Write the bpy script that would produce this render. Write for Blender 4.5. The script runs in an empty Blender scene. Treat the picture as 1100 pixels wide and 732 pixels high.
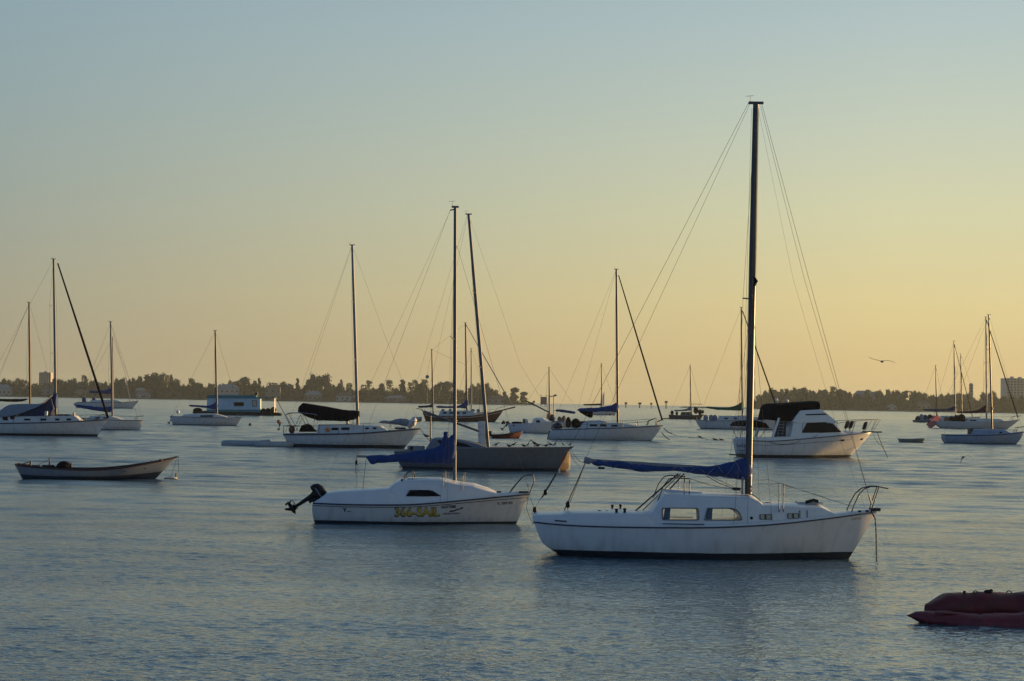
import bpy, bmesh, math, random
from math import sin, cos, pi, radians, sqrt
from mathutils import Vector, Matrix, noise
C = bpy.context.scene
COL = C.collection
R_ = random.Random(7)

# ------------------------------------------------------------------ camera
F_PX, CAMZ = 1918.0, 3.3
PITCH, ROLL = math.atan((432.1-366)/F_PX), radians(0.945)
cam_d = bpy.data.cameras.new('camera'); cam = bpy.data.objects.new('camera', cam_d); COL.objects.link(cam)
cam.location = (0, 0, CAMZ)
ROT = Matrix.Rotation(pi/2+PITCH, 4, 'X') @ Matrix.Rotation(ROLL, 4, 'Z')
cam.rotation_euler = ROT.to_euler()
cam_d.sensor_width = 36; cam_d.lens = 36*F_PX/1100.0
cam_d.clip_start = 0.5; cam_d.clip_end = 20000
C.camera = cam

# ------------------------------------------------------------------ sky, sun, exposure
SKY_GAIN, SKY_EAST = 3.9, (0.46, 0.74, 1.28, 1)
SUN_AZ, SUN_EL = radians(62), radians(3.5)       # azimuth clockwise from +Y (view direction), to the right
w = bpy.data.worlds.new('World'); C.world = w; w.use_nodes = True
nt = w.node_tree; nt.nodes.clear()
N = nt.nodes.new; L = nt.links.new
out = N('ShaderNodeOutputWorld'); bg = N('ShaderNodeBackground'); sky = N('ShaderNodeTexSky')
sky.sky_type = 'NISHITA'; sky.sun_disc = False; sky.sun_elevation = SUN_EL; sky.sun_rotation = SUN_AZ
sky.altitude = 0; sky.air_density = 1.0; sky.dust_density = 1.0; sky.ozone_density = 1.8
bg.inputs['Strength'].default_value = 0.1
hs = N('ShaderNodeHueSaturation'); hs.inputs['Saturation'].default_value = 0.75
L(sky.outputs[0], hs.inputs['Color']); 
# the model's dusk sky blended with the paler, hazier colours of this evening; darker and bluer away from the sun
tcw = N('ShaderNodeTexCoord'); sep = N('ShaderNodeSeparateXYZ'); L(tcw.outputs['Generated'], sep.inputs[0])
def rng(src, a, b):
    n = N('ShaderNodeMapRange'); n.interpolation_type = 'SMOOTHSTEP'
    n.inputs['From Min'].default_value = a; n.inputs['From Max'].default_value = b; L(src, n.inputs['Value']); return n.outputs[0]
def mixc(f, a, b, mode):
    n = N('ShaderNodeMix'); n.data_type = 'RGBA'; n.blend_type = mode; n.inputs[7].default_value = b
    L(f, n.inputs[0]); L(a, n.inputs[6]); return n.outputs[2]
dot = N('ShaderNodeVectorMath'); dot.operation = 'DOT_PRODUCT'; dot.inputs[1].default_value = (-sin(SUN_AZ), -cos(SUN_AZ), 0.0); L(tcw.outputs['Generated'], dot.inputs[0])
def ramp(stops):                                 # sky colour by height above the horizon (z of the direction)
    n = N('ShaderNodeValToRGB'); n.color_ramp.interpolation = 'EASE' if False else 'LINEAR'; e = n.color_ramp.elements
    lin = lambda c: ((c/255+0.055)/1.055)**2.4
    for k, (z, c) in enumerate(stops):
        q = e[k] if k < 2 else e.new(z)
        q.position = z; q.color = tuple(lin(v) for v in c)+(1,)
    L(sep.outputs['Z'], n.inputs[0]); return n.outputs[0]
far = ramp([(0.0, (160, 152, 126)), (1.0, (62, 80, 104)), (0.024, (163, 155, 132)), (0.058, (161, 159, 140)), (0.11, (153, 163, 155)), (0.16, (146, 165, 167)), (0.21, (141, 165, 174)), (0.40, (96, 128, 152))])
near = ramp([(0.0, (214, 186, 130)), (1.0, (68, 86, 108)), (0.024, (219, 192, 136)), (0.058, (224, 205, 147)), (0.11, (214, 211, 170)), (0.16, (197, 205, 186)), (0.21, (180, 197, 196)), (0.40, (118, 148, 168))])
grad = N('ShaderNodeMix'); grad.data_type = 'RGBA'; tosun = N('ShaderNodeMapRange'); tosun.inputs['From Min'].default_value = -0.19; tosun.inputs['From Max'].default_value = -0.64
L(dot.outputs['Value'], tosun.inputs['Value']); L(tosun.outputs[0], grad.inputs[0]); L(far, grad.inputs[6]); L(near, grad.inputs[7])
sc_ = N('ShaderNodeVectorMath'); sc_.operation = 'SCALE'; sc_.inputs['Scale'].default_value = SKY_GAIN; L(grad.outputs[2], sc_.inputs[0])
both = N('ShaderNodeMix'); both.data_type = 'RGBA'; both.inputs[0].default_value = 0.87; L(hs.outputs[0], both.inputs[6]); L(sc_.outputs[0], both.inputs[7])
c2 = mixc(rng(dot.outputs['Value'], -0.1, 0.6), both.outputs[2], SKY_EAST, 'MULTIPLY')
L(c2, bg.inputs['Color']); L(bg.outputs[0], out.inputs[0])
sd = bpy.data.lights.new('sun', 'SUN'); sd.energy = 3.6; sd.angle = radians(0.6); sd.color = (1.0, 0.62, 0.25)
so = bpy.data.objects.new('sun', sd); COL.objects.link(so)
sdir = Vector((sin(SUN_AZ)*cos(SUN_EL), cos(SUN_AZ)*cos(SUN_EL), sin(SUN_EL)))
so.rotation_euler = (-sdir).to_track_quat('-Z', 'Y').to_euler(); so.location = (60, 0, 60)
C.view_settings.view_transform = 'Standard'; C.view_settings.look = 'None'
C.view_settings.gamma = 1; C.view_settings.exposure = 1.36
C.view_settings.use_curve_mapping = False
C.cycles.use_denoising = True
C.cycles.max_bounces = 8; C.cycles.volume_bounces = 0
C.cycles.transparent_max_bounces = 24

# ------------------------------------------------------------------ materials
def mat(name, col, rough=0.5, metal=0.0, var=0.12, scale=3.0, bump=0.0, coat=0.0, spec=0.5):
    """paint, cloth, wood ...: base colour broken up by noise, roughness varied with it"""
    m = bpy.data.materials.new(name); m.use_nodes = True; nt = m.node_tree; N = nt.nodes.new; L = nt.links.new
    b = nt.nodes['Principled BSDF']
    tc = N('ShaderNodeTexCoord'); n = N('ShaderNodeTexNoise'); n.inputs['Scale'].default_value = scale
    n.inputs['Detail'].default_value = 6; n.inputs['Roughness'].default_value = 0.65
    L(tc.outputs['Object'], n.inputs['Vector'])
    r = N('ShaderNodeMix'); r.data_type = 'RGBA'
    r.inputs[6].default_value = tuple(c*(1-var) for c in col)+(1,)
    r.inputs[7].default_value = tuple(min(1, c*(1+var)) for c in col)+(1,)
    mr = N('ShaderNodeMapRange'); mr.inputs[1].default_value = 0.3; mr.inputs[2].default_value = 0.7
    L(n.outputs[0], mr.inputs[0]); L(mr.outputs[0], r.inputs[0]); L(r.outputs[2], b.inputs['Base Color'])
    rr = N('ShaderNodeMapRange'); rr.inputs[3].default_value = max(0.02, rough*0.8); rr.inputs[4].default_value = min(1, rough*1.2)
    L(n.outputs[0], rr.inputs[0]); L(rr.outputs[0], b.inputs['Roughness'])
    b.inputs['Metallic'].default_value = metal; b.inputs['Coat Weight'].default_value = coat
    b.inputs['Specular IOR Level'].default_value = spec
    if bump:
        bp = N('ShaderNodeBump'); bp.inputs['Distance'].default_value = bump; L(n.outputs[0], bp.inputs['Height']); L(bp.outputs[0], b.inputs['Normal'])
    return m

def hull_mat(name, col, bottom=(0.012, 0.014, 0.018), zb=0.1, rough=0.35, grime=0.45, band=None, gz=0.35):
    """topside paint over bottom paint; grime streaks and a scum line above the waterline (object Z = 0 is the water)"""
    m = bpy.data.materials.new(name); m.use_nodes = True; nt = m.node_tree; N = nt.nodes.new; L = nt.links.new
    b = nt.nodes['Principled BSDF']; tc = N('ShaderNodeTexCoord'); sp = N('ShaderNodeSeparateXYZ'); L(tc.outputs['Object'], sp.inputs[0])
    def noise_(sx, sz, sc, det):
        mp = N('ShaderNodeMapping'); mp.inputs['Scale'].default_value = (sx, 1, sz); L(tc.outputs['Object'], mp.inputs['Vector'])
        n = N('ShaderNodeTexNoise'); n.inputs['Scale'].default_value = sc; n.inputs['Detail'].default_value = det; L(mp.outputs[0], n.inputs['Vector']); return n.outputs[0]
    def mth(op, a, b2):
        n = N('ShaderNodeMath'); n.operation = op; n.use_clamp = op != 'SUBTRACT'
        for i, v in enumerate((a, b2)):
            if isinstance(v, (int, float)): n.inputs[i].default_value = v
            else: L(v, n.inputs[i])
        return n.outputs[0]
    def rg(v, a, b2, c=0.0, d=1.0):
        n = N('ShaderNodeMapRange')
        for i, q in zip((1, 2, 3, 4), (a, b2, c, d)): n.inputs[i].default_value = q
        L(v, n.inputs[0]); return n.outputs[0]
    def mix(f, a, c):
        n = N('ShaderNodeMix'); n.data_type = 'RGBA'; L(f, n.inputs[0])
        if isinstance(a, tuple): n.inputs[6].default_value = a+(1,)
        else: L(a, n.inputs[6])
        n.inputs[7].default_value = c+(1,); return n.outputs[2]
    streak = noise_(1, 0.12, 7, 4); blot = noise_(1, 1, 1.7, 5)
    f = mth('MULTIPLY', rg(streak, 0.48, 0.72), rg(blot, 0.35, 0.65, 0.2, grime))
    c = mix(f, col, tuple(q*0.45 for q in (col[0], col[1]*0.93, col[2]*0.78)))
    scum = mth('MULTIPLY', rg(sp.outputs[2], zb, zb+gz, grime*1.1, 0.0), rg(noise_(1, 0.4, 3.5, 5), 0.3, 0.62))
    c = mix(scum, c, (col[0]*0.36, col[1]*0.35, col[2]*0.24))
    if band: c = mix(mth('MULTIPLY', mth('GREATER_THAN', sp.outputs[2], band[0]), mth('LESS_THAN', sp.outputs[2], band[1])), c, band[2])
    edge = mth('ADD', sp.outputs[2], rg(blot, 0, 1, -0.012, 0.012))
    c = mix(mth('LESS_THAN', edge, zb), c, bottom)
    L(c, b.inputs['Base Color']); L(rg(blot, 0.2, 0.8, rough*0.7, rough*1.5), b.inputs['Roughness'])
    return m

# ------------------------------------------------------------------ pixel rays into the world: places things on the water
def ray(px, py): return (ROT.to_3x3() @ Vector(((px-550)/F_PX, -(py-366)/F_PX, -1))).normalized()
def on_water(px, py):
    d = ray(px, py); return Vector((0, 0, CAMZ)) + d*(-CAMZ/d.z)
def at(px, py, Y):
    d = ray(px, py); return Vector((0, 0, CAMZ)) + d*(Y/d.y)

class Frame:
    """metres in a boat's own frame (x along the hull, z up from the water) from the outline measured on the photograph"""
    def __init__(s, px, py, yaw=0.0, Y=None):
        s.o = on_water(px, py) if Y is None else at(px, py, Y)
        s.cy = cos(yaw); s.yaw = yaw; s.ppm = F_PX/s.o.y
    def __call__(s, px, py):
        p = at(px, py, s.o.y); return ((p.x-s.o.x)/s.cy, p.z-s.o.z)
    def xs(s, pts): return [s(*p) for p in pts]

# ------------------------------------------------------------------ mesh building
def lerp(a, b, t): return a+(b-a)*t
def interp(pts, x):
    if x <= pts[0][0]: return pts[0][1]
    for (x0, z0), (x1, z1) in zip(pts, pts[1:]):
        if x <= x1: return z0+(z1-z0)*(x-x0)/max(1e-9, x1-x0)
    return pts[-1][1]
def smooth_interp(pts, x):                       # catmull-rom through the points
    n = len(pts)
    if x <= pts[0][0]: return pts[0][1]
    if x >= pts[-1][0]: return pts[-1][1]
    for i in range(n-1):
        if x <= pts[i+1][0]:
            (x0, z0), (x1, z1) = pts[i], pts[i+1]; h = x1-x0; t = (x-x0)/h
            m0 = (z1-pts[i-1][1])/(x1-pts[i-1][0]) if i > 0 else (z1-z0)/h
            m1 = (pts[i+2][1]-z0)/(pts[i+2][0]-x0) if i < n-2 else (z1-z0)/h
            return (2*t**3-3*t*t+1)*z0+(t**3-2*t*t+t)*h*m0+(-2*t**3+3*t*t)*z1+(t**3-t*t)*h*m1

class MB:
    def __init__(s): s.v = []; s.f = []
    def add(s, vs, fs):
        o = len(s.v); s.v += [tuple(p) for p in vs]; s.f += [tuple(o+i for i in f) for f in fs]; return s
    def loft(s, rings, closed=True, cap=True):
        n = len(rings[0]); vs = [p for r in rings for p in r]; fs = []
        for i in range(len(rings)-1):
            for j in range(n if closed else n-1):
                a, b = i*n+j, i*n+(j+1) % n; fs.append((a, b, b+n, a+n))
        if cap and closed: fs.append(tuple(range(n))[::-1]); fs.append(tuple((len(rings)-1)*n+j for j in range(n)))
        return s.add(vs, fs)
    def tube(s, pts, r, seg=6, flat=1.0):
        pts = [Vector(p) for p in pts]; rings = []; up = Vector((0, 1, 0.013))
        for i, p in enumerate(pts):
            t = (pts[min(i+1, len(pts)-1)]-pts[max(i-1, 0)]).normalized()
            a = t.cross(up)
            if a.length < 1e-3: a = t.cross(Vector((1, 0, 0)))
            a.normalize(); b = t.cross(a); rr = r[i] if isinstance(r, (list, tuple)) else r
            rings.append([p+a*(cos(2*pi*k/seg)*rr)+b*(sin(2*pi*k/seg)*rr*flat) for k in range(seg)])
        return s.loft(rings)
    def box(s, c, d, rz=0.0, ry=0.0):
        M = Matrix.Rotation(rz, 3, 'Z') @ Matrix.Rotation(ry, 3, 'Y'); c = Vector(c)
        vs = [c+M @ Vector((x*d[0]/2, y*d[1]/2, z*d[2]/2)) for x in (-1, 1) for y in (-1, 1) for z in (-1, 1)]
        return s.add(vs, [(0, 1, 3, 2), (4, 6, 7, 5), (0, 4, 5, 1), (2, 3, 7, 6), (0, 2, 6, 4), (1, 5, 7, 3)])
    def prism(s, poly, y0, y1):                  # polygon in (x, z) extruded along y; y0, y1 numbers or functions of (x, z)
        g = lambda y, p: y(*p) if callable(y) else y
        n = len(poly)
        return s.add([(x, g(y0, (x, z)), z) for x, z in poly]+[(x, g(y1, (x, z)), z) for x, z in poly],
                     [tuple(range(n)), tuple(range(2*n-1, n-1, -1))]+[(i, i+n, (i+1) % n+n, (i+1) % n) for i in range(n)])
    def ball(s, c, r, nu=10, nv=7):
        r = (r, r, r) if isinstance(r, (int, float)) else r; vs = []; fs = []
        for i in range(nv+1):
            th = pi*i/nv
            for j in range(nu): vs.append((c[0]+r[0]*sin(th)*cos(2*pi*j/nu), c[1]+r[1]*sin(th)*sin(2*pi*j/nu), c[2]+r[2]*cos(th)))
        for i in range(nv):
            for j in range(nu): a, b = i*nu+j, i*nu+(j+1) % nu; fs.append((a, b, b+nu, a+nu))
        return s.add(vs, fs)
    def build(s, name, m, parent=None, smooth=40, bevel=0.0, label=None):
        me = bpy.data.meshes.new(name); me.from_pydata(s.v, [], s.f)
        bm = bmesh.new(); bm.from_mesh(me)
        bmesh.ops.remove_doubles(bm, verts=bm.verts, dist=1e-5)
        bmesh.ops.recalc_face_normals(bm, faces=bm.faces)
        if bevel: bmesh.ops.bevel(bm, geom=[e for e in bm.edges if len(e.link_faces) == 2 and e.calc_face_angle(0) > 0.6], offset=bevel, segments=2, affect='EDGES', clamp_overlap=True)
        bm.to_mesh(me); bm.free()
        if smooth: 
            me.shade_smooth(); me.set_sharp_from_angle(angle=radians(smooth))
        o = bpy.data.objects.new(name, me); COL.objects.link(o)
        if m: me.materials.append(m)
        if parent: o.parent = parent
        if label: o['label'] = label
        return o

def tag(o, label, cat, group=None, kind=None):
    if label: o['label'] = label
    if cat: o['category'] = cat
    if group: o['group'] = group
    if kind: o['kind'] = kind
    return o
def empty(name, loc, label, cat, group=None, rz=0.0):
    o = bpy.data.objects.new(name, None); COL.objects.link(o); o.empty_display_size = 0.3
    o.location = loc; o.rotation_euler = (0, 0, rz); return tag(o, label, cat, group)
def sstep(t): t = max(0, min(1, t)); return t*t*(3-2*t)

# ------------------------------------------------------------------ hull, house and rig builders
class Hull:
    def __init__(s, top, left, right, B, ts=0.7, um=0.42, k=0.3, p0=0.28, p1=0.75, zb=-0.28, rake_bow=0.85, NU=30, NV=9):
        s.top, s.B, s.ts, s.um, s.k, s.p0, s.p1, s.zb, s.eb, s.NU, s.NV = sorted(top), B, ts, um, k, p0, p1, zb, rake_bow, NU, NV
        def prof(p):                              # x as a function of z, continued straight below the water
            q = sorted((z, x) for x, z in p)
            (z0, x0), (z1, x1) = q[0], q[1]; sl = (x1-x0)/max(1e-6, z1-z0)
            return [(z0-1, x0-max(-2.5, min(2.5, sl)))]+q
        s.L, s.R = prof(left), prof(right)
        s.x0, s.x1 = s.top[0][0], s.top[-1][0]
    def plan(s, u):
        if u < s.um: return s.ts+(1-s.ts)*sin(pi/2*u/s.um)
        return max(0.0, cos(pi/2*(u-s.um)/(1-s.um)))**s.eb
    def sheer(s, x): return smooth_interp(s.top, x)
    def pt(s, u, v, side=-1, off=0.0):
        zl, zr = s.top[0][1], s.top[-1][1]
        xl = interp(s.L, lerp(s.zb, zl, v)); xr = interp(s.R, lerp(s.zb, zr, v)); x = lerp(xl, xr, u)
        z = lerp(s.zb, s.sheer(lerp(s.x0, s.x1, u)), v)
        p = lerp(s.p0, s.p1, sstep((u-0.35)/0.6)); k = lerp(s.k, 0.05, sstep((u-0.5)/0.5))
        return Vector((x, side*(s.B/2*s.plan(u)*(k+(1-k)*max(0, v)**p)+off), z))
    def hw(s, x): return s.B/2*s.plan(max(0, min(1, (x-s.x0)/(s.x1-s.x0))))
    def side_y(s, x, z):                          # near side of the hull at (x, z)
        u = max(0, min(1, (x-s.x0)/(s.x1-s.x0)))
        for _ in range(4):
            v = (z-s.zb)/(s.sheer(lerp(s.x0, s.x1, u))-s.zb); v = max(0, min(1, v)); u += (x-s.pt(u, v).x)/(s.x1-s.x0); u = max(0, min(1, u))
        return s.pt(u, v).y
    def mesh(s, m, parent, name='hull'):
        b = MB(); rings = []
        for i in range(s.NU+1):
            u = 1-(1-i/s.NU)**1.25 if i else 0.0
            rings.append([s.pt(u, j/s.NV, -1) for j in range(s.NV, -1, -1)]+[s.pt(u, j/s.NV, 1) for j in range(0, s.NV+1)])
        b.loft(rings, closed=False)
        n = len(rings[0]); b.f.append(tuple(range(n)))
        return b.build(name, m, parent, smooth=50)
    def deck(s, m, parent, dz=0.01, camber=0.04, inset=0.015):
        b = MB(); rings = []
        for i in range(s.NU+1):
            u = i/s.NU*0.997; p = s.pt(u, 1); w = max(0.002, -p.y-inset)
            rings.append([(p.x, w*t, p.z-dz+camber*(w/(s.B/2))*(1-t*t)) for t in (-1, -0.6, -0.2, 0.2, 0.6, 1)])
        b.loft(rings, closed=False)
        return b.build('deck', m, parent, smooth=50)
    def rail(s, m, parent, v=1.0, r=0.02, name='rub_rail', u0=0.0, u1=1.0, off=0.0, flat=1.0):
        b = MB()
        for sd in (-1, 1): b.tube([s.pt(lerp(u0, u1, i/24), v, sd, off) for i in range(25)], r, 6, flat)
        return b.build(name, m, parent)

class House:
    """a trunk cabin or coachroof: outline over a base line, width following the hull"""
    def __init__(s, outline, base, hwf, tilt=0.12, crown=0.05, rnd=0.05):
        s.o = outline; s.base = base; s.hwf = hwf; s.tilt = tilt; s.crown = crown; s.rnd = rnd
    def y(s, x, z, eps=0.0): return -(s.hwf(x)-s.tilt*max(0, z-s.base(x))+eps)
    def mesh(s, m, parent, name='cabin', n=26, smooth=35):
        xs = set(); x0, x1 = s.o[0][0], s.o[-1][0]
        for i in range(n+1): xs.add(round(lerp(x0, x1, i/n), 5))
        for x, z in s.o: xs.add(round(x, 5))
        rings = []
        for x in sorted(xs):
            zt = max(interp(s.o, x), s.base(x)+0.001); zb = s.base(x)-0.04; h = zt-s.base(x); r = min(s.rnd, h*0.5); c = s.crown*min(1, h/0.15)
            w0, w1 = s.hwf(x), max(0.02, s.hwf(x)-s.tilt*h)
            half = [(-w0, zb), (-w0, s.base(x)), (-(w0-s.tilt*(h-r)), zt-r), (-w1+r*0.25, zt-r*0.25), (-w1+r, zt), (-w1*0.5, zt+c*0.75), (0, zt+c)]
            rings.append([(x, y, z) for y, z in half]+[(x, -y, z) for y, z in half[-2::-1]])
        b = MB().loft(rings)
        return b.build(name, m, parent, smooth=smooth)

def dense(poly, d):
    out = []
    for (x0, z0), (x1, z1) in zip(poly, poly[1:]+poly[:1]):
        n = max(1, int(sqrt((x1-x0)**2+(z1-z0)**2)/d)); out += [(lerp(x0, x1, i/n), lerp(z0, z1, i/n)) for i in range(n)]
    return out
def span(poly, x):
    zs = []
    for (x0, z0), (x1, z1) in zip(poly, poly[1:]+poly[:1]):
        if x0 != x1 and min(x0, x1)-1e-9 <= x <= max(x0, x1)+1e-9: zs.append(z0+(z1-z0)*(x-x0)/(x1-x0))
    return (min(zs), max(zs)) if zs else (0, 0)
def plate(poly, yfun, y2fun, n=9):
    """a convex plate that follows a curved side between two offsets"""
    x0, x1 = min(p[0] for p in poly), max(p[0] for p in poly); e = (x1-x0)*0.004; rings = []
    for i in range(n+1):
        x = lerp(x0+e, x1-e, i/n); a, b = span(poly, x); m = (a+b)/2
        rings.append([(x, yfun(x, a), a), (x, yfun(x, m), m), (x, yfun(x, b), b), (x, y2fun(x, b), b), (x, y2fun(x, a), a)])
    return MB().loft(rings)
def window(hs, poly, parent, frame_m, glass_m, fr=0.02, name='window'):
    """on each side of the cabin: a frame ring standing proud of the side with a pane in it"""
    poly = dense(poly, 0.12); cx = sum(p[0] for p in poly)/len(poly); cz = sum(p[1] for p in poly)/len(poly); big = []
    for x, z in poly:
        l = max(1e-6, sqrt((x-cx)**2+(z-cz)**2)); big.append((x+(x-cx)/l*fr, z+(z-cz)/l*fr*0.9))
    n = len(poly)
    for sd in (-1, 1):
        yo = lambda x, z: -sd*hs.y(x, z, 0.018); yi = lambda x, z: -sd*hs.y(x, z, -0.02); ym = lambda x, z: -sd*hs.y(x, z, 0.009)
        v = [(x, yo(x, z), z) for x, z in big]+[(x, yo(x, z), z) for x, z in poly]+[(x, yi(x, z), z) for x, z in big]+[(x, ym(x, z), z) for x, z in poly]
        f = []
        for i in range(n):
            j = (i+1) % n; f += [(i, j, n+j, n+i), (i, 2*n+i, 2*n+j, j), (n+i, n+j, 3*n+j, 3*n+i)]
        o = MB().add(v, f).build(name, frame_m, parent, smooth=30); plate(poly, ym, yi).build('pane', glass_m, o, smooth=30)
        if sd == -1: first = o
    return first

def cloth_lit(name, col, t=0.5):
    """thin cloth that glows when the sun is behind it"""
    m = bpy.data.materials.new(name); m.use_nodes = True; nt = m.node_tree; N = nt.nodes.new; L = nt.links.new; nt.nodes.clear()
    o = N('ShaderNodeOutputMaterial'); mx = N('ShaderNodeMixShader'); mx.inputs[0].default_value = t; d = N('ShaderNodeBsdfDiffuse'); tr = N('ShaderNodeBsdfTranslucent')
    for q in (d, tr): q.inputs[0].default_value = col+(1,); L(q.outputs[0], mx.inputs[1 if q is d else 2])
    L(mx.outputs[0], o.inputs[0]); return m
def cut(o, cutters):
    """subtract solid shapes from a mesh once, here and now"""
    for b in cutters:
        c = b.build('cutter', None, o.parent, smooth=0); m = o.modifiers.new('cut', 'BOOLEAN'); m.operation = 'DIFFERENCE'; m.object = c; m.solver = 'EXACT'
        me = bpy.data.meshes.new_from_object(o.evaluated_get(bpy.context.evaluated_depsgraph_get())); o.modifiers.remove(m); o.data = me; bpy.data.objects.remove(c)
    o.data.shade_smooth(); o.data.set_sharp_from_angle(angle=radians(35)); return o
def clear_glass(name):
    m = bpy.data.materials.new(name); m.use_nodes = True; nt = m.node_tree; nt.nodes.clear(); N = nt.nodes.new; L = nt.links.new
    o = N('ShaderNodeOutputMaterial'); mx = N('ShaderNodeMixShader'); t = N('ShaderNodeBsdfTransparent'); t.inputs[0].default_value = (1.0, 0.995, 0.97, 1)
    g = N('ShaderNodeBsdfGlossy'); g.inputs['Roughness'].default_value = 0.06; mx.inputs[0].default_value = 0.03
    L(t.outputs[0], mx.inputs[1]); L(g.outputs[0], mx.inputs[2]); L(mx.outputs[0], o.inputs[0]); return m

def rounded(x0, y0, x1, y1, r, k=4, slant=0.0):   # rounded rectangle in pixels; slant cuts the upper right corner
    pts = []
    for cx, cy, a0 in ((x1-r-slant, y0+r, -90), (x1-r, y1-r, 0), (x0+r, y1-r, 90), (x0+r, y0+r, 180)):
        for i in range(k+1):
            a = radians(a0+90*i/k); pts.append((cx+r*cos(a), cy+r*sin(a)))
    return pts

def mast(fr, parent, base, top, w, m, taper=0.75, name='mast', zdown=0.0, ratio=1.35, head=True):
    (x0, z0), (x1, z1) = fr(*base), fr(*top); b = MB(); seg = 12; rings = []
    for i in range(9):
        t = i/8; k = 1-(1-taper)*sstep((t-0.6)/0.4); z = lerp(z0-zdown, z1, t)
        rings.append([(lerp(x0, x1, t)+cos(2*pi*j/seg)*w/2*k*ratio, sin(2*pi*j/seg)*w/2*k, z) for j in range(seg)])
    b.loft(rings); o = b.build(name, m, parent)
    if head:
        h = MB(); h.box((x1, 0, z1+0.015), (w*2.6, w*0.8, 0.05)); h.tube([(x1-w, 0, z1), (x1-w, 0, z1+0.16)], 0.004+0.03/fr.ppm, 4)
        h.tube([(x1-w-0.10, 0, z1+0.16), (x1-w+0.07, 0, z1+0.175)], 0.004+0.02/fr.ppm, 4); h.build('masthead', m, o)
    return o, (x0, z0), (x1, z1)

def wire(parent, pts, r, m, name='stay', seg=5): return MB().tube(pts, r, seg).build(name, m, parent)

def sag(a, b, d, n=10):
    a, b = Vector(a), Vector(b); return [a.lerp(b, i/n)-Vector((0, 0, d*4*(i/n)*(1-i/n))) for i in range(n+1)]

def spreaders(parent, x0z0, x1z1, ts, L, w, m):
    for t in ts:
        x, z = lerp(x0z0[0], x1z1[0], t), lerp(x0z0[1], x1z1[1], t)
        MB().tube([(x-0.1, -L, z+0.06), (x, 0, z), (x-0.1, L, z+0.06)], w, 6).build('spreader', m, parent)

def shrouds(parent, hl, base, top, ts, L, r, m, dx=(0.0,)):
    """wires from the masthead and spreader roots over the spreader tips to the chainplates"""
    for sd in (-1, 1):
        xd = base[0]-0.15; zd = hl.sheer(xd); yb = sd*hl.hw(xd)*0.96
        pts = [(top[0], sd*0.03, top[1]-0.05)]
        for t in sorted(ts, reverse=True): pts.append((lerp(base[0], top[0], t)-0.1, sd*L, lerp(base[1], top[1], t)+0.06))
        wire(parent, pts+[(xd, yb, zd)], r, m, 'shroud')
        for d in dx:
            t = min(ts) if ts else 0.5
            wire(parent, [(lerp(base[0], top[0], t), sd*0.04, lerp(base[1], top[1], t)-0.05), (base[0]+d, sd*hl.hw(base[0]+d)*0.95, hl.sheer(base[0]+d))], r, m, 'shroud')

def cover(fr, parent, prof, m, name='sail_cover', wid=0.11, y0=0.0, nseg=12, lump=0.015, n=34, foot=0.35):
    """sail bundled on a boom under its cover: outline (px, top, bottom) along the boom, with folds and ties"""
    tp = [fr(p[0], p[1]) for p in prof]; bt = [fr(p[0], p[2]) for p in prof]
    x0, x1 = tp[0][0], tp[-1][0]; rings = []
    if x1 < x0: tp.reverse(); bt.reverse(); x0, x1 = x1, x0
    rr = random.Random(int(abs(x0*100))+len(prof))
    ph = rr.random()*9
    for i in range(n+1):
        x = lerp(x0, x1, i/n); a, b2 = smooth_interp(tp, x), smooth_interp(bt, x); h = max(0.01, a-b2); c = (a+b2)/2
        end = 0.25+0.75*min(1, min(i, n-i)/1.5)
        w = min(wid, h*0.5+0.03)*end*(1+0.16*sin(i*1.9+ph)); tie = 1-0.10*max(0, cos(i*2*pi/5.5+ph))**6
        ring = []
        for j in range(nseg):
            an = 2*pi*j/nseg; ca, sa = cos(an), sin(an)
            wz = sa*(h/2)*(1 if sa < 0 else 1); wy = ca*w*(1-0.35*max(0, sa)**1.5)
            f = 1+0.10*noise.noise(Vector((x*2.2, j*0.7, ph)))
            ring.append((x, y0+wy*tie*f, c+wz*tie*end+lump*noise.noise(Vector((x*3, j*1.1, ph+4)))))
        rings.append(ring)
    return MB().loft(rings).build(name, m, parent, smooth=60)

def rail_frame(fr, hl, parent, pts, m, r, name='pulpit', f=0.85, tip=None, both=True):
    """stainless tube frame drawn in side view, repeated on both sides and joined across the end"""
    b = MB(); q = fr.xs(pts)
    for sd in ((-1, 1) if both else (-1,)): b.tube([(x, sd*max(0.05, hl.hw(min(hl.x1-0.12, max(hl.x0+0.05, x)))*f), z) for x, z in q], r, 6)
    if tip is not None:
        x, z = q[tip]; w = max(0.05, hl.hw(min(hl.x1-0.12, max(hl.x0+0.05, x)))*f); b.tube([(x, -w, z), (x+(0.04 if x > 0 else -0.04), 0, z+0.01), (x, w, z)], r, 6)
    return b.build(name, m, parent)

def stanchion(fr, hl, parent, x, yt, yb, m, r=0.012, sides=(-1, 1)):
    (a, zt), (_, zb) = fr(x, yt), fr(x, yb); b = MB()
    for sd in sides: b.tube([(a, sd*hl.hw(a)*0.93, zb-0.03), (a, sd*hl.hw(a)*0.93, zt)], r, 6)
    return b.build('stanchion', m, parent)
def lifeline(fr, hl, parent, pts, m, r, f=0.93):
    b = MB(); q = fr.xs(pts)
    for sd in (-1, 1):
        P = [(x, sd*max(0.05, hl.hw(min(hl.x1-0.1, max(hl.x0, x)))*f), z) for x, z in q]
        for a, c in zip(P, P[1:]): b.tube(sag(a, c, 0.01, 4), r, 4)
    return b.build('lifeline', m, parent)

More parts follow.
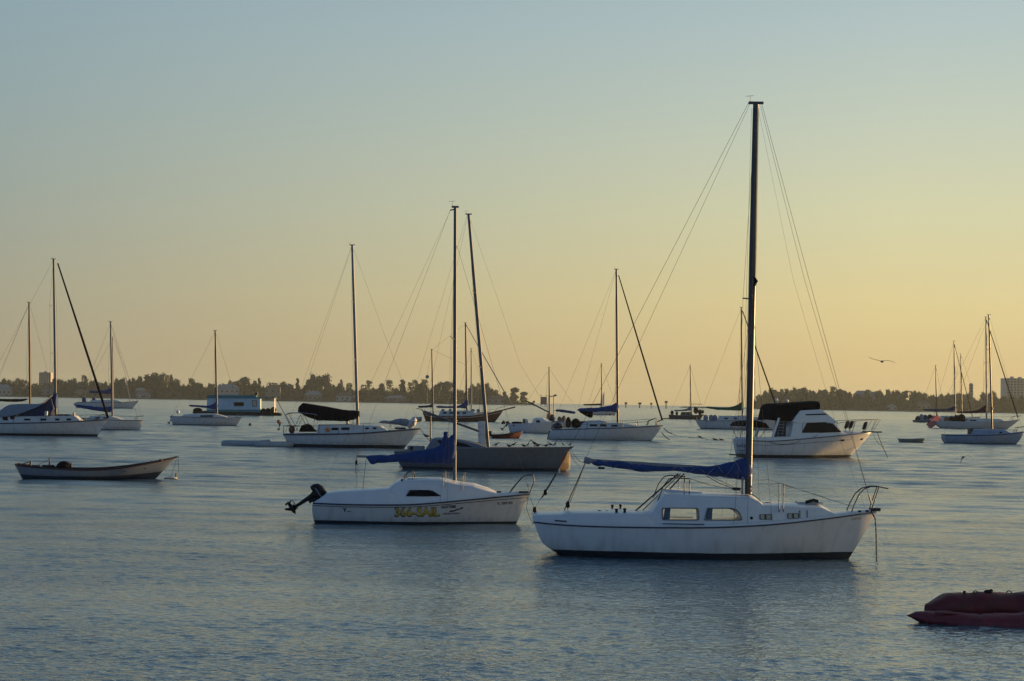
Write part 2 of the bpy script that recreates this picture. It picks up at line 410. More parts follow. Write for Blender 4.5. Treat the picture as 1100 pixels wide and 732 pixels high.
def text_mesh(txt, size_h, width, m, parent, place, name='lettering', bold=0.02, depth=0.003, off=0.004):
    """lettering cut as thin solid shapes and laid on a curved side: place(x, z, d) -> point"""
    cu = bpy.data.curves.new(name, 'FONT'); cu.body = txt; cu.size = 1; cu.offset = bold; cu.resolution_u = 3; cu.space_character = 1.0
    t = bpy.data.objects.new(name, cu); COL.objects.link(t); dg = bpy.context.evaluated_depsgraph_get()
    me = bpy.data.meshes.new_from_object(t.evaluated_get(dg)); bpy.data.objects.remove(t)
    bm = bmesh.new(); bm.from_mesh(me)
    xs = [v.co.x for v in bm.verts]; ys = [v.co.y for v in bm.verts]; x0, x1, y0, y1 = min(xs), max(xs), min(ys), max(ys)
    r = bmesh.ops.extrude_face_region(bm, geom=list(bm.faces)); top = {v for v in r['geom'] if isinstance(v, bmesh.types.BMVert)}
    for v in bm.verts:
        v.co = place((v.co.x-x0)/(x1-x0)*width, (v.co.y-y0)/(y1-y0)*size_h, off+(depth if v in top else 0.0))
    bmesh.ops.recalc_face_normals(bm, faces=bm.faces)
    bm.to_mesh(me); bm.free(); me.materials.clear(); me.materials.append(m)
    o = bpy.data.objects.new(name, me); COL.objects.link(o); o.parent = parent; return o

# ------------------------------------------------------------------ palette
M = {}
M['alu'] = mat('aluminium', (0.10, 0.105, 0.12), 0.5, 0.2, 0.2, 4)
M['alu_pale'] = mat('pale_aluminium', (0.20, 0.20, 0.21), 0.5, 0.15, 0.15, 4)
M['mast_dark'] = mat('dark_mast', (0.05, 0.052, 0.055), 0.4, 0.2, 0.2, 4)
M['wood_mast'] = mat('wooden_mast', (0.13, 0.075, 0.04), 0.5, 0, 0.3, 6)
M['steel'] = mat('stainless', (0.045, 0.046, 0.05), 0.5, 0.15, 0.15, 8, spec=0.3)
M['wire'] = mat('wire', (0.022, 0.022, 0.024), 0.8, 0, spec=0.15)
M['rope'] = mat('rope', (0.028, 0.026, 0.025), 0.9, 0, 0.4, 30, spec=0.1)
M['rope_pale'] = mat('pale_rope', (0.22, 0.23, 0.25), 0.9, 0, 0.3, 30)
M['black'] = mat('black_plastic', (0.012, 0.013, 0.015), 0.5, 0, 0.25, 6, spec=0.2)
M['rubber'] = mat('black_rubber', (0.02, 0.02, 0.02), 0.8)
M['navy_trim'] = mat('navy_trim', (0.012, 0.02, 0.045), 0.4, 0, 0.2)
M['gel'] = mat('white_gelcoat', (0.62, 0.62, 0.61), 0.35, 0, 0.07, 2.5, coat=0.15)
M['gel2'] = mat('off_white_gelcoat', (0.50, 0.50, 0.47), 0.4, 0, 0.10, 2.5)
M['deckm'] = mat('deck_paint', (0.55, 0.56, 0.57), 0.6, 0, 0.10, 3)
M['glass_dark'] = mat('dark_glass', (0.010, 0.009, 0.010), 0.12, 0, 0.1, spec=0.12)
M['glass_beige'] = mat('lit_beige_glass', (0.42, 0.37, 0.27), 0.3, 0, 0.12, 9)
M['blue_cloth'] = mat('blue_canvas', (0.010, 0.040, 0.155), 0.85, 0, 0.22, 5, 0.006)
M['navy_cloth'] = mat('navy_canvas', (0.012, 0.028, 0.085), 0.85, 0, 0.22, 5, 0.006)
M['black_cloth'] = mat('black_canvas', (0.009, 0.008, 0.010), 0.95, 0, 0.3, 5, 0.006, spec=0.1)
M['green_cloth'] = mat('green_canvas', (0.006, 0.085, 0.045), 0.85, 0, 0.2, 5, 0.006)
M['maroon_cloth'] = mat('maroon_canvas', (0.075, 0.018, 0.022), 0.85, 0, 0.25, 5, 0.006)
M['grey_cloth'] = mat('grey_canvas', (0.20, 0.22, 0.25), 0.85, 0, 0.15, 5, 0.006)
M['white_cloth'] = mat('sailcloth', (0.62, 0.58, 0.52), 0.85, 0, 0.12, 6, 0.006)
M['white'] = mat('white_paint', (0.7, 0.7, 0.69), 0.4, 0, 0.08)
M['buoy'] = mat('buoy_plastic', (0.6, 0.58, 0.54), 0.5, 0, 0.2)
M['wood'] = mat('varnished_wood', (0.20, 0.07, 0.025), 0.35, 0, 0.3, 7)
M['gold'] = mat('gold_vinyl', (0.40, 0.28, 0.04), 0.5, 0, 0.12)
M['ink'] = mat('black_vinyl', (0.015, 0.016, 0.02), 0.5)
M['teak'] = mat('weathered_teak', (0.16, 0.13, 0.10), 0.8, 0, 0.3, 8)
M['orange'] = mat('orange_plastic', (0.55, 0.17, 0.04), 0.5)
M['teal'] = mat('teal_paint', (0.03, 0.17, 0.20), 0.6, 0, 0.15, 1)
M['pale_blue'] = mat('pale_blue_paint', (0.36, 0.49, 0.57), 0.6, 0, 0.10, 1)

def rw(fr, k=0.10): return max(0.0035, k/fr.ppm)

def outboard(parent, x, z, s, tilt, m=None, leg=None, y=0.0, name='outboard_motor'):
    """cowl, midsection, gearcase, skeg and propeller, tilted by rotating about the clamp"""
    m = m or M['black']; leg = leg or m
    Mx = Matrix.Rotation(tilt, 3, 'Y')
    def T(p): q = Mx @ Vector((p[0]*s, p[1]*s, p[2]*s)); return Vector((x+q.x, y+q.y, z+q.z))
    def part(b, nm, mm, par): b.v = [tuple(T(p)) for p in b.v]; return b.build(nm, mm, par)
    b = MB()
    prof = [(-0.30, 0.12, 0.08), (-0.34, 0.15, 0.13), (-0.33, 0.17, 0.26), (-0.27, 0.17, 0.38), (-0.20, 0.13, 0.44), (-0.19, 0.06, 0.46)]
    rings = []
    for cx, hy, zz in prof: 
        hx = 0.26 if zz < 0.4 else 0.2
        rings.append([(cx+0.16+hx*cos(2*pi*k/12)*(0.85 if k in (3, 9) else 1), hy*sin(2*pi*k/12), zz) for k in range(12)])
    b.loft(rings); o = part(b, name, m, parent)
    b = MB(); b.loft([[(-0.30+0.16+0.268*cos(2*pi*k/12)*(0.85 if k in (3, 9) else 1), 0.176*sin(2*pi*k/12), zz) for k in range(12)] for zz in (0.215, 0.25)]); part(b, 'cowl_band', M['grey_cloth'], o)
    b = MB(); b.loft([[(-0.13+w*cos(2*pi*k/8), 0.55*w*sin(2*pi*k/8), zz) for k in range(8)] for w, zz in ((0.13, 0.10), (0.085, -0.05), (0.06, -0.45), (0.055, -0.68), (0.12, -0.72), (0.06, -0.78))])
    b.tube([(-0.33, 0, -0.82), (-0.25, 0, -0.82), (-0.02, 0, -0.82), (0.08, 0, -0.82)], [0.05, 0.065, 0.065, 0.01], 10)
    b.prism([(-0.2, -0.86), (-0.05, -0.86), (-0.22, -1.05), (-0.28, -1.03)], -0.008, 0.008)
    b.box((-0.2, 0, -0.66), (0.36, 0.16, 0.015)); part(b, 'gearcase', leg, o)
    b = MB()
    for k in range(3):
        a = 2*pi*k/3; b.add([(-0.36, 0.02*cos(a), -0.82+0.02*sin(a)), (-0.40, 0.13*cos(a-0.5), -0.82+0.13*sin(a-0.5)), (-0.34, 0.15*cos(a+0.2), -0.82+0.15*sin(a+0.2)), (-0.33, 0.06*cos(a+0.8), -0.82+0.06*sin(a+0.8)),
                             (-0.375, 0.02*cos(a), -0.82+0.02*sin(a)), (-0.415, 0.13*cos(a-0.5), -0.82+0.13*sin(a-0.5)), (-0.355, 0.15*cos(a+0.2), -0.82+0.15*sin(a+0.2)), (-0.345, 0.06*cos(a+0.8), -0.82+0.06*sin(a+0.8))],
                            [(0, 1, 2, 3), (7, 6, 5, 4), (0, 4, 5, 1), (1, 5, 6, 2), (2, 6, 7, 3), (3, 7, 4, 0)])
    b.tube([(-0.33, 0, -0.82), (-0.42, 0, -0.82)], [0.04, 0.02], 8); part(b, 'propeller', leg, o)
    b = MB(); b.box((0.0, 0, -0.05), (0.10, 0.16, 0.34)); b.tube([(0.0, 0, 0.12), (0.3, 0.03, 0.2), (0.5, 0.05, 0.2)], 0.018, 6); part(b, 'clamp', m, o)
    return o

def winch(parent, x, y, z, s=1.0):
    return MB().loft([[(x+r*cos(2*pi*k/12), y+r*sin(2*pi*k/12), z+h) for k in range(12)] for r, h in ((0.07*s, 0), (0.06*s, 0.03*s), (0.045*s, 0.07*s), (0.048*s, 0.12*s), (0.065*s, 0.15*s), (0.06*s, 0.18*s), (0.02*s, 0.185*s))]).build('winch', M['black'], parent)


# ------------------------------------------------------------------ water: one sheet out to the horizon
def water_material(m):
    m.use_nodes = True; nt = m.node_tree; nt.nodes.clear(); N = nt.nodes.new; L = nt.links.new
    out = N('ShaderNodeOutputMaterial'); b = N('ShaderNodeBsdfPrincipled'); L(b.outputs[0], out.inputs[0])
    b.inputs['Base Color'].default_value = (0.06, 0.12, 0.15, 1); b.inputs['IOR'].default_value = 3.6
    tc = N('ShaderNodeTexCoord')
    def tex(sx, sy, sc, det, rough=0.5, rz=0.0, dist=0.0):
        mp = N('ShaderNodeMapping'); mp.inputs['Scale'].default_value = (sx, sy, 1); mp.inputs['Rotation'].default_value = (0, 0, rz)
        L(tc.outputs['Object'], mp.inputs['Vector'])
        n = N('ShaderNodeTexNoise'); n.noise_dimensions = '2D'
        n.inputs['Scale'].default_value = sc; n.inputs['Detail'].default_value = det; n.inputs['Roughness'].default_value = rough
        n.inputs['Distortion'].default_value = dist
        L(mp.outputs[0], n.inputs['Vector']); return n.outputs[0]
    def math_(op, a, b2):
        n = N('ShaderNodeMath'); n.operation = op
        for i, v in enumerate((a, b2)):
            if isinstance(v, (int, float)): n.inputs[i].default_value = v
            else: L(v, n.inputs[i])
        return n.outputs[0]
    def rng_(v, a, b2, c, d):
        n = N('ShaderNodeMapRange'); n.interpolation_type = 'SMOOTHSTEP'
        for i, q in zip((1, 2, 3, 4), (a, b2, c, d)): n.inputs[i].default_value = q
        L(v, n.inputs[0]); return n.outputs[0]
    # wind lanes: streaks of ruffled and of calmer water lying across the bay
    lanes = rng_(tex(0.16, 1.0, 0.06, 3, 0.55, 0.05), 0.40, 0.60, 0.0, 1.0)
    patch = rng_(tex(0.4, 1.0, 0.4, 2, 0.5, -0.1), 0.35, 0.65, 0.8, 1.15)
    amp = math_('MULTIPLY', rng_(lanes, 0, 1, 0.55, 1.0), patch)
    rip = math_('MULTIPLY', tex(0.75, 1.0, 8.5, 2.0, 0.5, 0.2, 0.4), RIPPLE)
    h = math_('MULTIPLY', rip, amp)
    bp = N('ShaderNodeBump'); bp.inputs['Strength'].default_value = 1.0; bp.inputs['Distance'].default_value = 1.0
    L(h, bp.inputs['Height']); L(bp.outputs[0], b.inputs['Normal'])
    at_ = N('ShaderNodeAttribute'); at_.attribute_name = 'chop'; L(at_.outputs['Fac'], b.inputs['Roughness'])
RIPPLE, WAVE = 0.040, 0.0
def water_mesh():
    """one sheet: small wind waves modelled where they can be told apart, finer mesh near the moorings, flat sheet out to the horizon"""
    import numpy as np
    rg = np.random.default_rng(4); ys = [16.5]
    while ys[-1] < 560: ys.append(ys[-1]*1.0018)
    ys = np.array(ys); nc = 560; hw = 0.44; t = np.linspace(-1, 1, nc)
    Y = np.repeat(ys[:, None], nc, 1); X = t[None, :]*hw*ys[:, None]; Z = np.zeros_like(X)
    # lanes and patches of wind
    def blob(lx, ly, n, seed):
        r = np.random.default_rng(seed); o = np.zeros_like(X)
        for _ in range(n):
            a = r.uniform(0.6, 1.7); o += np.sin(X*2*np.pi/lx*a*r.choice([-1, 1])+Y*2*np.pi/ly*r.uniform(0.5, 1.6)+r.uniform(0, 6.28))
        return o/math.sqrt(n/2)
    lane = 1/(1+np.exp(-(blob(70, 13, 9, 1)*1.1+blob(16, 4.5, 9, 2)*0.7)*1.3-0.25)); patch = 1/(1+np.exp(-blob(3.2, 2.0, 12, 3)*1.2))
    dy = Y*0.0018; n = 130; lost = np.zeros_like(X)
    for i in range(n):
        lam = 0.13*(0.9/0.13)**(i/n)*rg.uniform(0.93, 1.07); th = radians(78)+rg.normal(0, 0.55); k = 2*np.pi/lam
        long_ = i >= 108
        if long_: lam = 0.8*(4.5/0.8)**((i-108)/22); th = radians(84)+rg.normal(0, 0.22); k = 2*np.pi/lam
        sl = SLOPE*math.sqrt(2/n)*(1.0 if long_ else 1.0 if lam < 0.36 else 0.35); amp = sl/k
        w = np.clip((lam/(dy*3.0)-0.8)/0.9, 0, 1)
        mod = (0.5+0.5*lane)*(0.75+0.5*patch) if lam < 0.9 else (0.6+0.4*lane)
        if long_: w = w*(0.42+1.1*np.clip((Y-32)/60, 0, 1))       # more fetch, longer waves farther out
        ph = k*(X*math.cos(th)+Y*math.sin(th))+rg.uniform(0, 6.28)+0.6*np.sin(X*0.9+i)+0.6*np.sin(Y*0.7+2*i)
        Z += amp*w*mod*(np.sin(ph)+0.16*np.cos(2*ph)); lost += (sl*mod*(1-w))**2/2
    edge = np.clip((1-np.abs(t))/0.06, 0, 1)[None, :]*np.clip((ys[-1]-Y)/30, 0, 1)*np.clip((Y-16.5)/0.5, 0, 1)
    Z *= edge; R = np.sqrt(np.clip(np.sqrt(lost)*ROUGH_K+ROUGH_0**2, 0, 0.09)); nr = len(ys)
    V = np.stack([X, Y, Z], -1).reshape(-1, 3); att = R.reshape(-1)
    idx = np.arange(nr*nc).reshape(nr, nc); Q = np.stack([idx[:-1, :-1], idx[:-1, 1:], idx[1:, 1:], idx[1:, :-1]], -1).reshape(-1, 4)
    ex = [(-3600, -150, 0), (3600, -150, 0), (3600, 16.5, 0), (-3600, 16.5, 0), (3600, ys[-1], 0), (-3600, ys[-1], 0), (3600, 6400, 0), (-3600, 6400, 0)]
    o = len(V); V = np.concatenate([V, np.array(ex)]); att = np.concatenate([att, [0.28]*8])
    me = bpy.data.meshes.new('water'); L0, L1, L2, L3 = idx[0, 0], idx[0, -1], idx[-1, -1], idx[-1, 0]
    polys = [list(map(int, q)) for q in ([o, o+1, o+2, L1]+list(idx[0, ::-1][1:])+[o+3], [o+3]+[L0]+list(idx[1:, 0])+[o+5], [L1, o+2, o+4]+list(idx[::-1, -1][:-1]), [o+5]+list(idx[-1, :])+[o+4, o+6, o+7])]
    nq = len(Q); lens = np.concatenate([np.full(nq, 4), [len(p) for p in polys]]); loops = np.concatenate([Q.reshape(-1)]+[np.array(p) for p in polys])
    me.vertices.add(len(V)); me.vertices.foreach_set('co', V.reshape(-1).astype(np.float32)); me.loops.add(len(loops)); me.loops.foreach_set('vertex_index', loops.astype(np.int32))
    me.polygons.add(len(lens)); st = np.concatenate([[0], np.cumsum(lens)[:-1]]); me.polygons.foreach_set('loop_start', st.astype(np.int32)); me.update(calc_edges=True); me.validate()
    at_ = me.attributes.new('chop', 'FLOAT', 'POINT'); at_.data.foreach_set('value', att.astype(np.float32)); me.shade_smooth(); me.materials.append(wm)
    ob = bpy.data.objects.new('water', me); COL.objects.link(ob); ob['kind'] = 'structure'
SLOPE, ROUGH_0, ROUGH_K = 0.155, 0.025, 0.24
wm = bpy.data.materials.new('water'); water_material(wm); water_mesh()

# ------------------------------------------------------------------ shores
SHORE = 2000.0
gm = mat('shore_ground', (0.09, 0.09, 0.06), 0.95, 0, 0.3, 0.05)
def strip(name, xa, xb, Y0, Y1, h, taper=()):
    rr = random.Random(len(name)+int(xb)); n = 60; fs = []; X = lambda px: at(px, 430, SHORE).x
    front = [(lerp(X(xa), X(xb), i/n), Y0+rr.uniform(-6, 6)) for i in range(n+1)]
    v = []
    for i, (x, y) in enumerate(front):
        k = 1.0
        if 'R' in taper: k = min(1, (n-i)/8)
        if 'L' in taper: k = min(k, i/6)
        hh = h*max(0.03, k); v += [(x, y, -1.0), (x, y+1.5, hh*0.7), (x, y+12, hh), (x, lerp(y+13, Y1, max(0.05, k)), hh), (x, lerp(y+14, Y1+4, max(0.05, k)), -1.0)]
    for i in range(n):
        for j in range(4): a = i*5+j; fs.append((a, a+5, a+6, a+1))
    o = MB().add(v, fs).build(name, gm, None, smooth=60); o['kind'] = 'structure'; return o
strip('shore', -260, 580, SHORE, SHORE+420, 1.3, 'R'); strip('far_bank', 806, 1380, SHORE, SHORE+420, 1.3, 'L'); strip('sand_spit', 735, 812, SHORE+60, SHORE+90, 1.4, 'LR')

leaf = mat('foliage', (0.036, 0.050, 0.038), 0.8, 0, 0.35, 0.25); bark = mat('bark', (0.07, 0.055, 0.04), 0.9)
def crown_mesh(kind, seed):
    """leaf clumps: many small bent faces spread through lumps of a crown 1 m high, with gaps between the lumps"""
    rr = random.Random(seed); v = []; f = []; lumps = []
    if kind == 'broad': lumps = [(rr.uniform(-.42, .42), rr.uniform(-.3, .3), rr.uniform(.42, .78), rr.uniform(.10, .24)) for _ in range(15)]+[(0, 0, .5, .26)]
    elif kind == 'low': lumps = [(rr.uniform(-.8, .8), rr.uniform(-.4, .4), rr.uniform(.25, .72), rr.uniform(.18, .3)) for _ in range(15)]
    elif kind == 'pine': 
        for i in range(16): z = rr.uniform(.25, .98); a = rr.uniform(0, 6.28); r_ = .20*(1.1-z)+.05; lumps.append((cos(a)*r_, sin(a)*r_, z, rr.uniform(.06, .11)))
    elif kind == 'spire':
        for i in range(14): z = .15+.85*i/14; lumps.append((rr.uniform(-.03, .03), rr.uniform(-.03, .03), z, .15*(1.12-z)+.02))
    elif kind == 'oval':
        for i in range(14): z = rr.uniform(.2, .88); w = .17*sin(pi*z)**.6; lumps.append((rr.uniform(-w, w), rr.uniform(-w, w), z, rr.uniform(.10, .16)))
    elif kind == 'palm': lumps = []
    for cx, cy, cz, r_ in lumps:
        n = int(46 if kind in ('broad', 'low') else 34)
        for _ in range(n):
            d = Vector((rr.gauss(0, 1), rr.gauss(0, 1), rr.gauss(0, 1))).normalized()*r_*rr.uniform(.55, 1.08); c = Vector((cx, cy, cz))+d
            s = rr.uniform(.022, .048)*(1 if kind != 'pine' else .75); a = Vector((rr.gauss(0, 1), rr.gauss(0, 1), rr.gauss(0, .6))).normalized(); b = a.cross(Vector((rr.gauss(0, 1), rr.gauss(0, 1), rr.gauss(0, 1)))).normalized()
            k = len(v); v += [c-a*s-b*s*.6, c+a*s-b*s*.5, c+a*s*.8+b*s*.7+d*.06, c-a*s*.7+b*s*.8]; f.append((k, k+1, k+2, k+3))
        if kind != 'pine':                        # inner mass so the lump is not see-through everywhere
            b0 = MB().ball((cx, cy, cz), r_*.72, 7, 5); k = len(v); v += [Vector(p)+Vector((rr.uniform(-1, 1), rr.uniform(-1, 1), rr.uniform(-1, 1)))*r_*.18 for p in b0.v]; f += [tuple(k+i for i in q) for q in b0.f]
    if kind == 'palm':
        for i in range(13):
            a = rr.uniform(0, 6.28); dr = rr.uniform(.05, .22); p = [Vector((cos(a)*t*.24, sin(a)*t*.24, .86+.10*t-dr*t*t*1.4)) for t in (0, .35, .7, 1)]; sv = Vector((-sin(a), cos(a), 0))
            for q in range(3):
                w0, w1 = .03, (.045, .035, .006)[q]; k = len(v); v += [p[q]-sv*w0, p[q]+sv*w0, p[q+1]+sv*w1-Vector((0, 0, .02)), p[q+1]-sv*w1-Vector((0, 0, .02))]; f.append((k, k+1, k+2, k+3))
    return v, f
CR = {k: [crown_mesh(k, 11*i+len(k)) for i in range(4)] for k in ('broad', 'low', 'pine', 'spire', 'oval', 'palm')}
CM = {}
for k, l in CR.items():
    CM[k] = []
    for v, f in l:
        me = bpy.data.meshes.new('crown'); me.from_pydata(v, [], f); me.materials.append(leaf); CM[k].append(me)
tb = MB().loft([[(x+r_*cos(a), r_*sin(a)+y, z) for a in [2*pi*j/7 for j in range(7)]] for x, y, z, r_ in ((0, 0, -.06, .035), (.004, .002, .12, .022), (-.006, .004, .35, .017), (.006, 0, .6, .011), (0, 0, .86, .006))])
for a in (0.4, 1.9, 3.3, 4.8): tb.tube([(0, 0, .3+.06*a), (cos(a)*.10, sin(a)*.10, .45+.05*a), (cos(a)*.2, sin(a)*.2, .55+.05*a)], [.01, .007, .004], 5)
to = tb.build('trunk', bark, None); TRUNK = to.data; bpy.data.objects.remove(to)
TG = {'broad': ('broad crowned dark tree in the hazy treeline across the bay', 'broad trees along the far shore'), 'pine': ('tall airy pine rising above the far treeline', 'pines along the far shore'), 'palm': ('palm standing above the far treeline', 'palms along the far shore'), 'low': ('wide low dark tree in the hazy treeline across the bay', 'wide low trees along the far shore'),
      'spire': ('narrow pointed tree standing above the far treeline', 'pointed trees along the far shore'), 'oval': ('oval dark tree in the hazy treeline across the bay', 'oval trees along the far shore')}
NAMES = {'broad': 'broadleaf_tree', 'pine': 'pine_tree', 'palm': 'palm_tree', 'low': 'spreading_tree', 'spire': 'cypress_tree', 'oval': 'oval_tree'}
def tree(px, ytop, kind, Y=None, wf=1.0, label=None, rs=[0]):
    rs[0] += 1; rr = random.Random(rs[0]*7+3); Y = Y or SHORE+rr.uniform(14, 60)
    top = at(px, ytop, Y); h = max(4, top.z-0.8); lb, gp = TG[kind]
    e = empty(NAMES[kind], (top.x, Y, 0.8), label or lb, 'tree', None if label else gp, rr.uniform(-0.5, 0.5)); e.scale = (h*wf, h*wf, h)
    c = bpy.data.objects.new('crown', CM[kind][rr.randrange(4)]); t = bpy.data.objects.new('trunk', TRUNK)
    for q in (c, t): COL.objects.link(q); q.parent = e
    return e
sil_left = [(-14, 407, 'low'), (2, 409.5, 'low'), (6.5, 405.5, 'broad'), (15, 406.5, 'broad'), (23, 405.5, 'broad'), (34, 409.5, 'low'), (42, 411, 'broad'), (52, 410.5, 'low'), (62, 405, 'broad'), (69, 405.5, 'low'), (76.5, 404.5, 'broad'), (84, 407, 'low'), (90.5, 404.5, 'pine'), (99, 407.5, 'broad'), (109, 409.5, 'low'), (118, 408.5, 'low'), (127.5, 405, 'broad'), (136, 406.5, 'low'), (146, 402, 'broad'), (154, 404.5, 'low'), (160.5, 402.5, 'oval'),
    (167, 401, 'pine'), (170.5, 399.6, 'broad'), (175, 400.5, 'broad'), (180, 404, 'low'), (184.3, 402.2, 'spire'), (190, 405.5, 'low'), (198, 409, 'low'), (206, 407.6, 'pine'), (212, 409, 'broad'), (221, 411, 'low'), (232, 408.6, 'low'), (243, 409, 'broad'), (250, 407.2, 'broad'), (258, 406.5, 'broad'), (263, 404, 'oval'), (270, 407, 'broad'), (278.5, 406, 'spire'), (283, 411, 'low'), (290.5, 408.6, 'palm'), (296, 409.2, 'palm'), (303, 409, 'oval'), (312, 411, 'low'), (325, 412.6, 'low'), (330.5, 409.5, 'oval'), 
    (352, 410, 'oval'), (361, 410, 'broad'), (367, 407.6, 'spire'), (372, 414, 'low'), (375.5, 412, 'pine'), (387, 414, 'low'), (391, 411, 'palm'), (396.5, 410, 'pine'), (403, 415, 'low'), (411, 411.5, 'oval'), (418.5, 409.6, 'pine'), (426, 415.5, 'low'), (441, 412, 'pine'), (446, 409.6, 'pine'), (451.5, 409.8, 'oval'), (456.5, 409, 'pine'), (463, 413, 'low'), (469, 410.5, 'oval'), (474, 411.6, 'pine'), (480, 408.8, 'oval'), (484, 411.6, 'pine'), (495, 417.4, 'low'), (504, 418.8, 'low'), (510, 411.6, 'broad'), (517, 410, 'broad'), (523, 413.5, 'low'), (530, 416.5, 'broad'), (537, 420.5, 'low'), (543, 420.5, 'oval')]
sil_right = [(812, 426.5, 'low'), (818, 421, 'broad'), (825, 418.6, 'broad'), (830, 417, 'oval'), (836, 416, 'broad'), (843, 417.6, 'low'), (849, 416.6, 'broad'), (857, 414.6, 'broad'), (862, 416, 'oval'), (870, 417, 'low'), (877, 416.8, 'broad'), (884, 417.6, 'oval'), (890, 417.5, 'broad'), (895.5, 416.6, 'pine'), (902, 417.2, 'oval'), (909, 418.6, 'broad'), (917, 421, 'low'), (927, 421, 'low'), (933, 418.4, 'oval'), (938, 417.8, 'broad'), (944, 420, 'oval'), (951, 421.4, 'low'), (958, 417.4, 'broad'), (966, 418.2, 'broad'), (971, 418.5, 'oval'), (977, 417.2, 'palm'), (984, 418.6, 'broad'), (990, 419.6, 'broad'), (997, 421.6, 'low'), (1005, 423.4, 'low'), (1014, 422, 'broad'), (1022, 421, 'broad'), (1034, 420.8, 'broad'), (1040, 421.8, 'low'), (1050, 424.2, 'low'), (1066, 421.6, 'oval'), (1073, 423.2, 'low'), (1082, 423.4, 'low'), (1092, 422.6, 'low'), (1101, 422, 'broad'), (1112, 421, 'low')]
for px, y, k in sil_left+sil_right: tree(px, y, k, wf={'broad': 0.62, 'low': 0.5, 'pine': 1.0, 'spire': 0.8, 'oval': 1.0, 'palm': 1.0}[k])
tree(341, 399.8, 'broad', SHORE+40, 0.72, 'tallest rounded tree on the left shore, just above a pale roofed house')
tree(319.8, 406.4, 'spire', SHORE+30, 0.8, 'lone dark pointed tree left of the tallest rounded tree'); tree(432.6, 407.8, 'spire', SHORE+24, 1.3, 'dense dark conical tree right of the black covered sloop mast')
tree(553, 415.6, 'oval', SHORE+24, 1.15, 'pointed oval tree standing near the tip of the left shore'); tree(563, 420.4, 'oval', SHORE+20, 1.4, 'last tree on the tip of the left shore, right of a gap'); tree(1061, 417.6, 'broad', SHORE+50, 0.7, 'taller rounded tree right of the slim distant tower')
# the unbroken mass below and behind them
def wood(name, pts, seed, label):
    rr = random.Random(seed); V = []; Fc = []
    for x0 in range(int(pts[0][0]), int(pts[-1][0]), 4):
        for row, (yo, hf) in enumerate(((rr.uniform(16, 30), .62), (rr.uniform(60, 95), .92), (rr.uniform(100, 150), .97), (rr.uniform(4, 9), .25))):
            px = x0+rr.uniform(-2, 2); Y = SHORE+yo; yt = interp(pts, px); ys = 424.3+0.0165*px+1.7; y = ys-(ys-yt)*hf*rr.uniform(.72, 1.0); k = 'low' if rr.random() < .6 else 'broad'
            if row == 3 and rr.random() < .35: continue
            v, f = CR[k][rr.randrange(4)]; t = at(px, y, Y); h = max(2.0, t.z-.8); w = h*rr.uniform(.6, 1.0); o = len(V); a = rr.uniform(0, 6.28); ca, sa = cos(a), sin(a)
            if row == 3: w = h*1.6
            V += [(t.x+(p[0]*ca-p[1]*sa)*w, Y+(p[0]*sa+p[1]*ca)*w, .5+p[2]*h-h*.12) for p in v]; Fc += [tuple(o+i for i in q) for q in f]
    me = bpy.data.meshes.new(name); me.from_pydata(V, [], Fc); me.materials.append(leaf); o = bpy.data.objects.new(name, me); COL.objects.link(o); tag(o, label, 'woodland', None, 'stuff')
wood('woodland', [(-120, 408), (40, 409), (76, 406.5), (108, 410), (146, 406), (176, 404), (198, 409), (218, 411), (245, 409), (262, 407), (290, 411), (322, 413.5), (345, 410), (372, 415), (400, 414), (425, 416), (455, 412), (484, 413), (493, 419), (516, 413), (530, 418), (548, 423), (552, 428), (573, 430.5)], 5, 'hazy dark wood filling the left shore behind its houses')
wood('woodland', [(808, 431), (818, 424), (830, 419), (857, 417), (890, 419), (916, 423), (938, 421), (958, 420), (1000, 424), (1034, 423), (1050, 426), (1100, 424.5), (1180, 421)], 9, 'hazy dark wood filling the right shore behind its houses')

# ------------------------------------------------------------------ houses, towers, docks
wallm = [mat('stucco_white', (0.26, 0.26, 0.25), 0.8), mat('stucco_tan', (0.16, 0.14, 0.11), 0.8), mat('stucco_grey', (0.12, 0.125, 0.13), 0.8)]
roofm = [mat('roof_pale', (0.20, 0.215, 0.22), 0.8), mat('roof_tile', (0.11, 0.085, 0.07), 0.9), mat('roof_teal', (0.14, 0.21, 0.22), 0.7)]
def house_(px0, px1, ye, yr, label, w=0, r=0, off=4, hip=True, storeys=1):
    Y = SHORE+off; a = at(px0, ye, Y); b = at(px1, ye, Y); zr = at((px0+px1)/2, yr, Y).z; ze = (a.z+b.z)/2; W = b.x-a.x; D = max(8, W*.6)
    root = empty('house', ((a.x+b.x)/2, Y+D/2, 0.9), label, 'house'); h = ze-.9
    MB().box((0, 0, h/2), (W, D, h)).build('wall', wallm[w], root, smooth=0)
    e = .6; ix = W/2-D/2*.8 if hip and W > D else W*.2; R = zr-.9
    MB().add([(-W/2-e, -D/2-e, h), (W/2+e, -D/2-e, h), (W/2+e, D/2+e, h), (-W/2-e, D/2+e, h), (-ix, 0, R), (ix, 0, R)], [(0, 1, 5, 4), (2, 3, 4, 5), (1, 2, 5), (3, 0, 4), (3, 2, 1, 0)]).build('roof', roofm[r], root, smooth=0)
    n = max(2, int(W/4.2))
    for s in range(storeys):
        for i in range(n):
            x = lerp(-W/2+1.6, W/2-1.6, i/(n-1)); z = h*(s+.5)/storeys
            MB().box((x, -D/2-.04, z), (1.7, .12, min(1.8, h/storeys*.55))).build('window', M['glass_dark'], root, smooth=0)
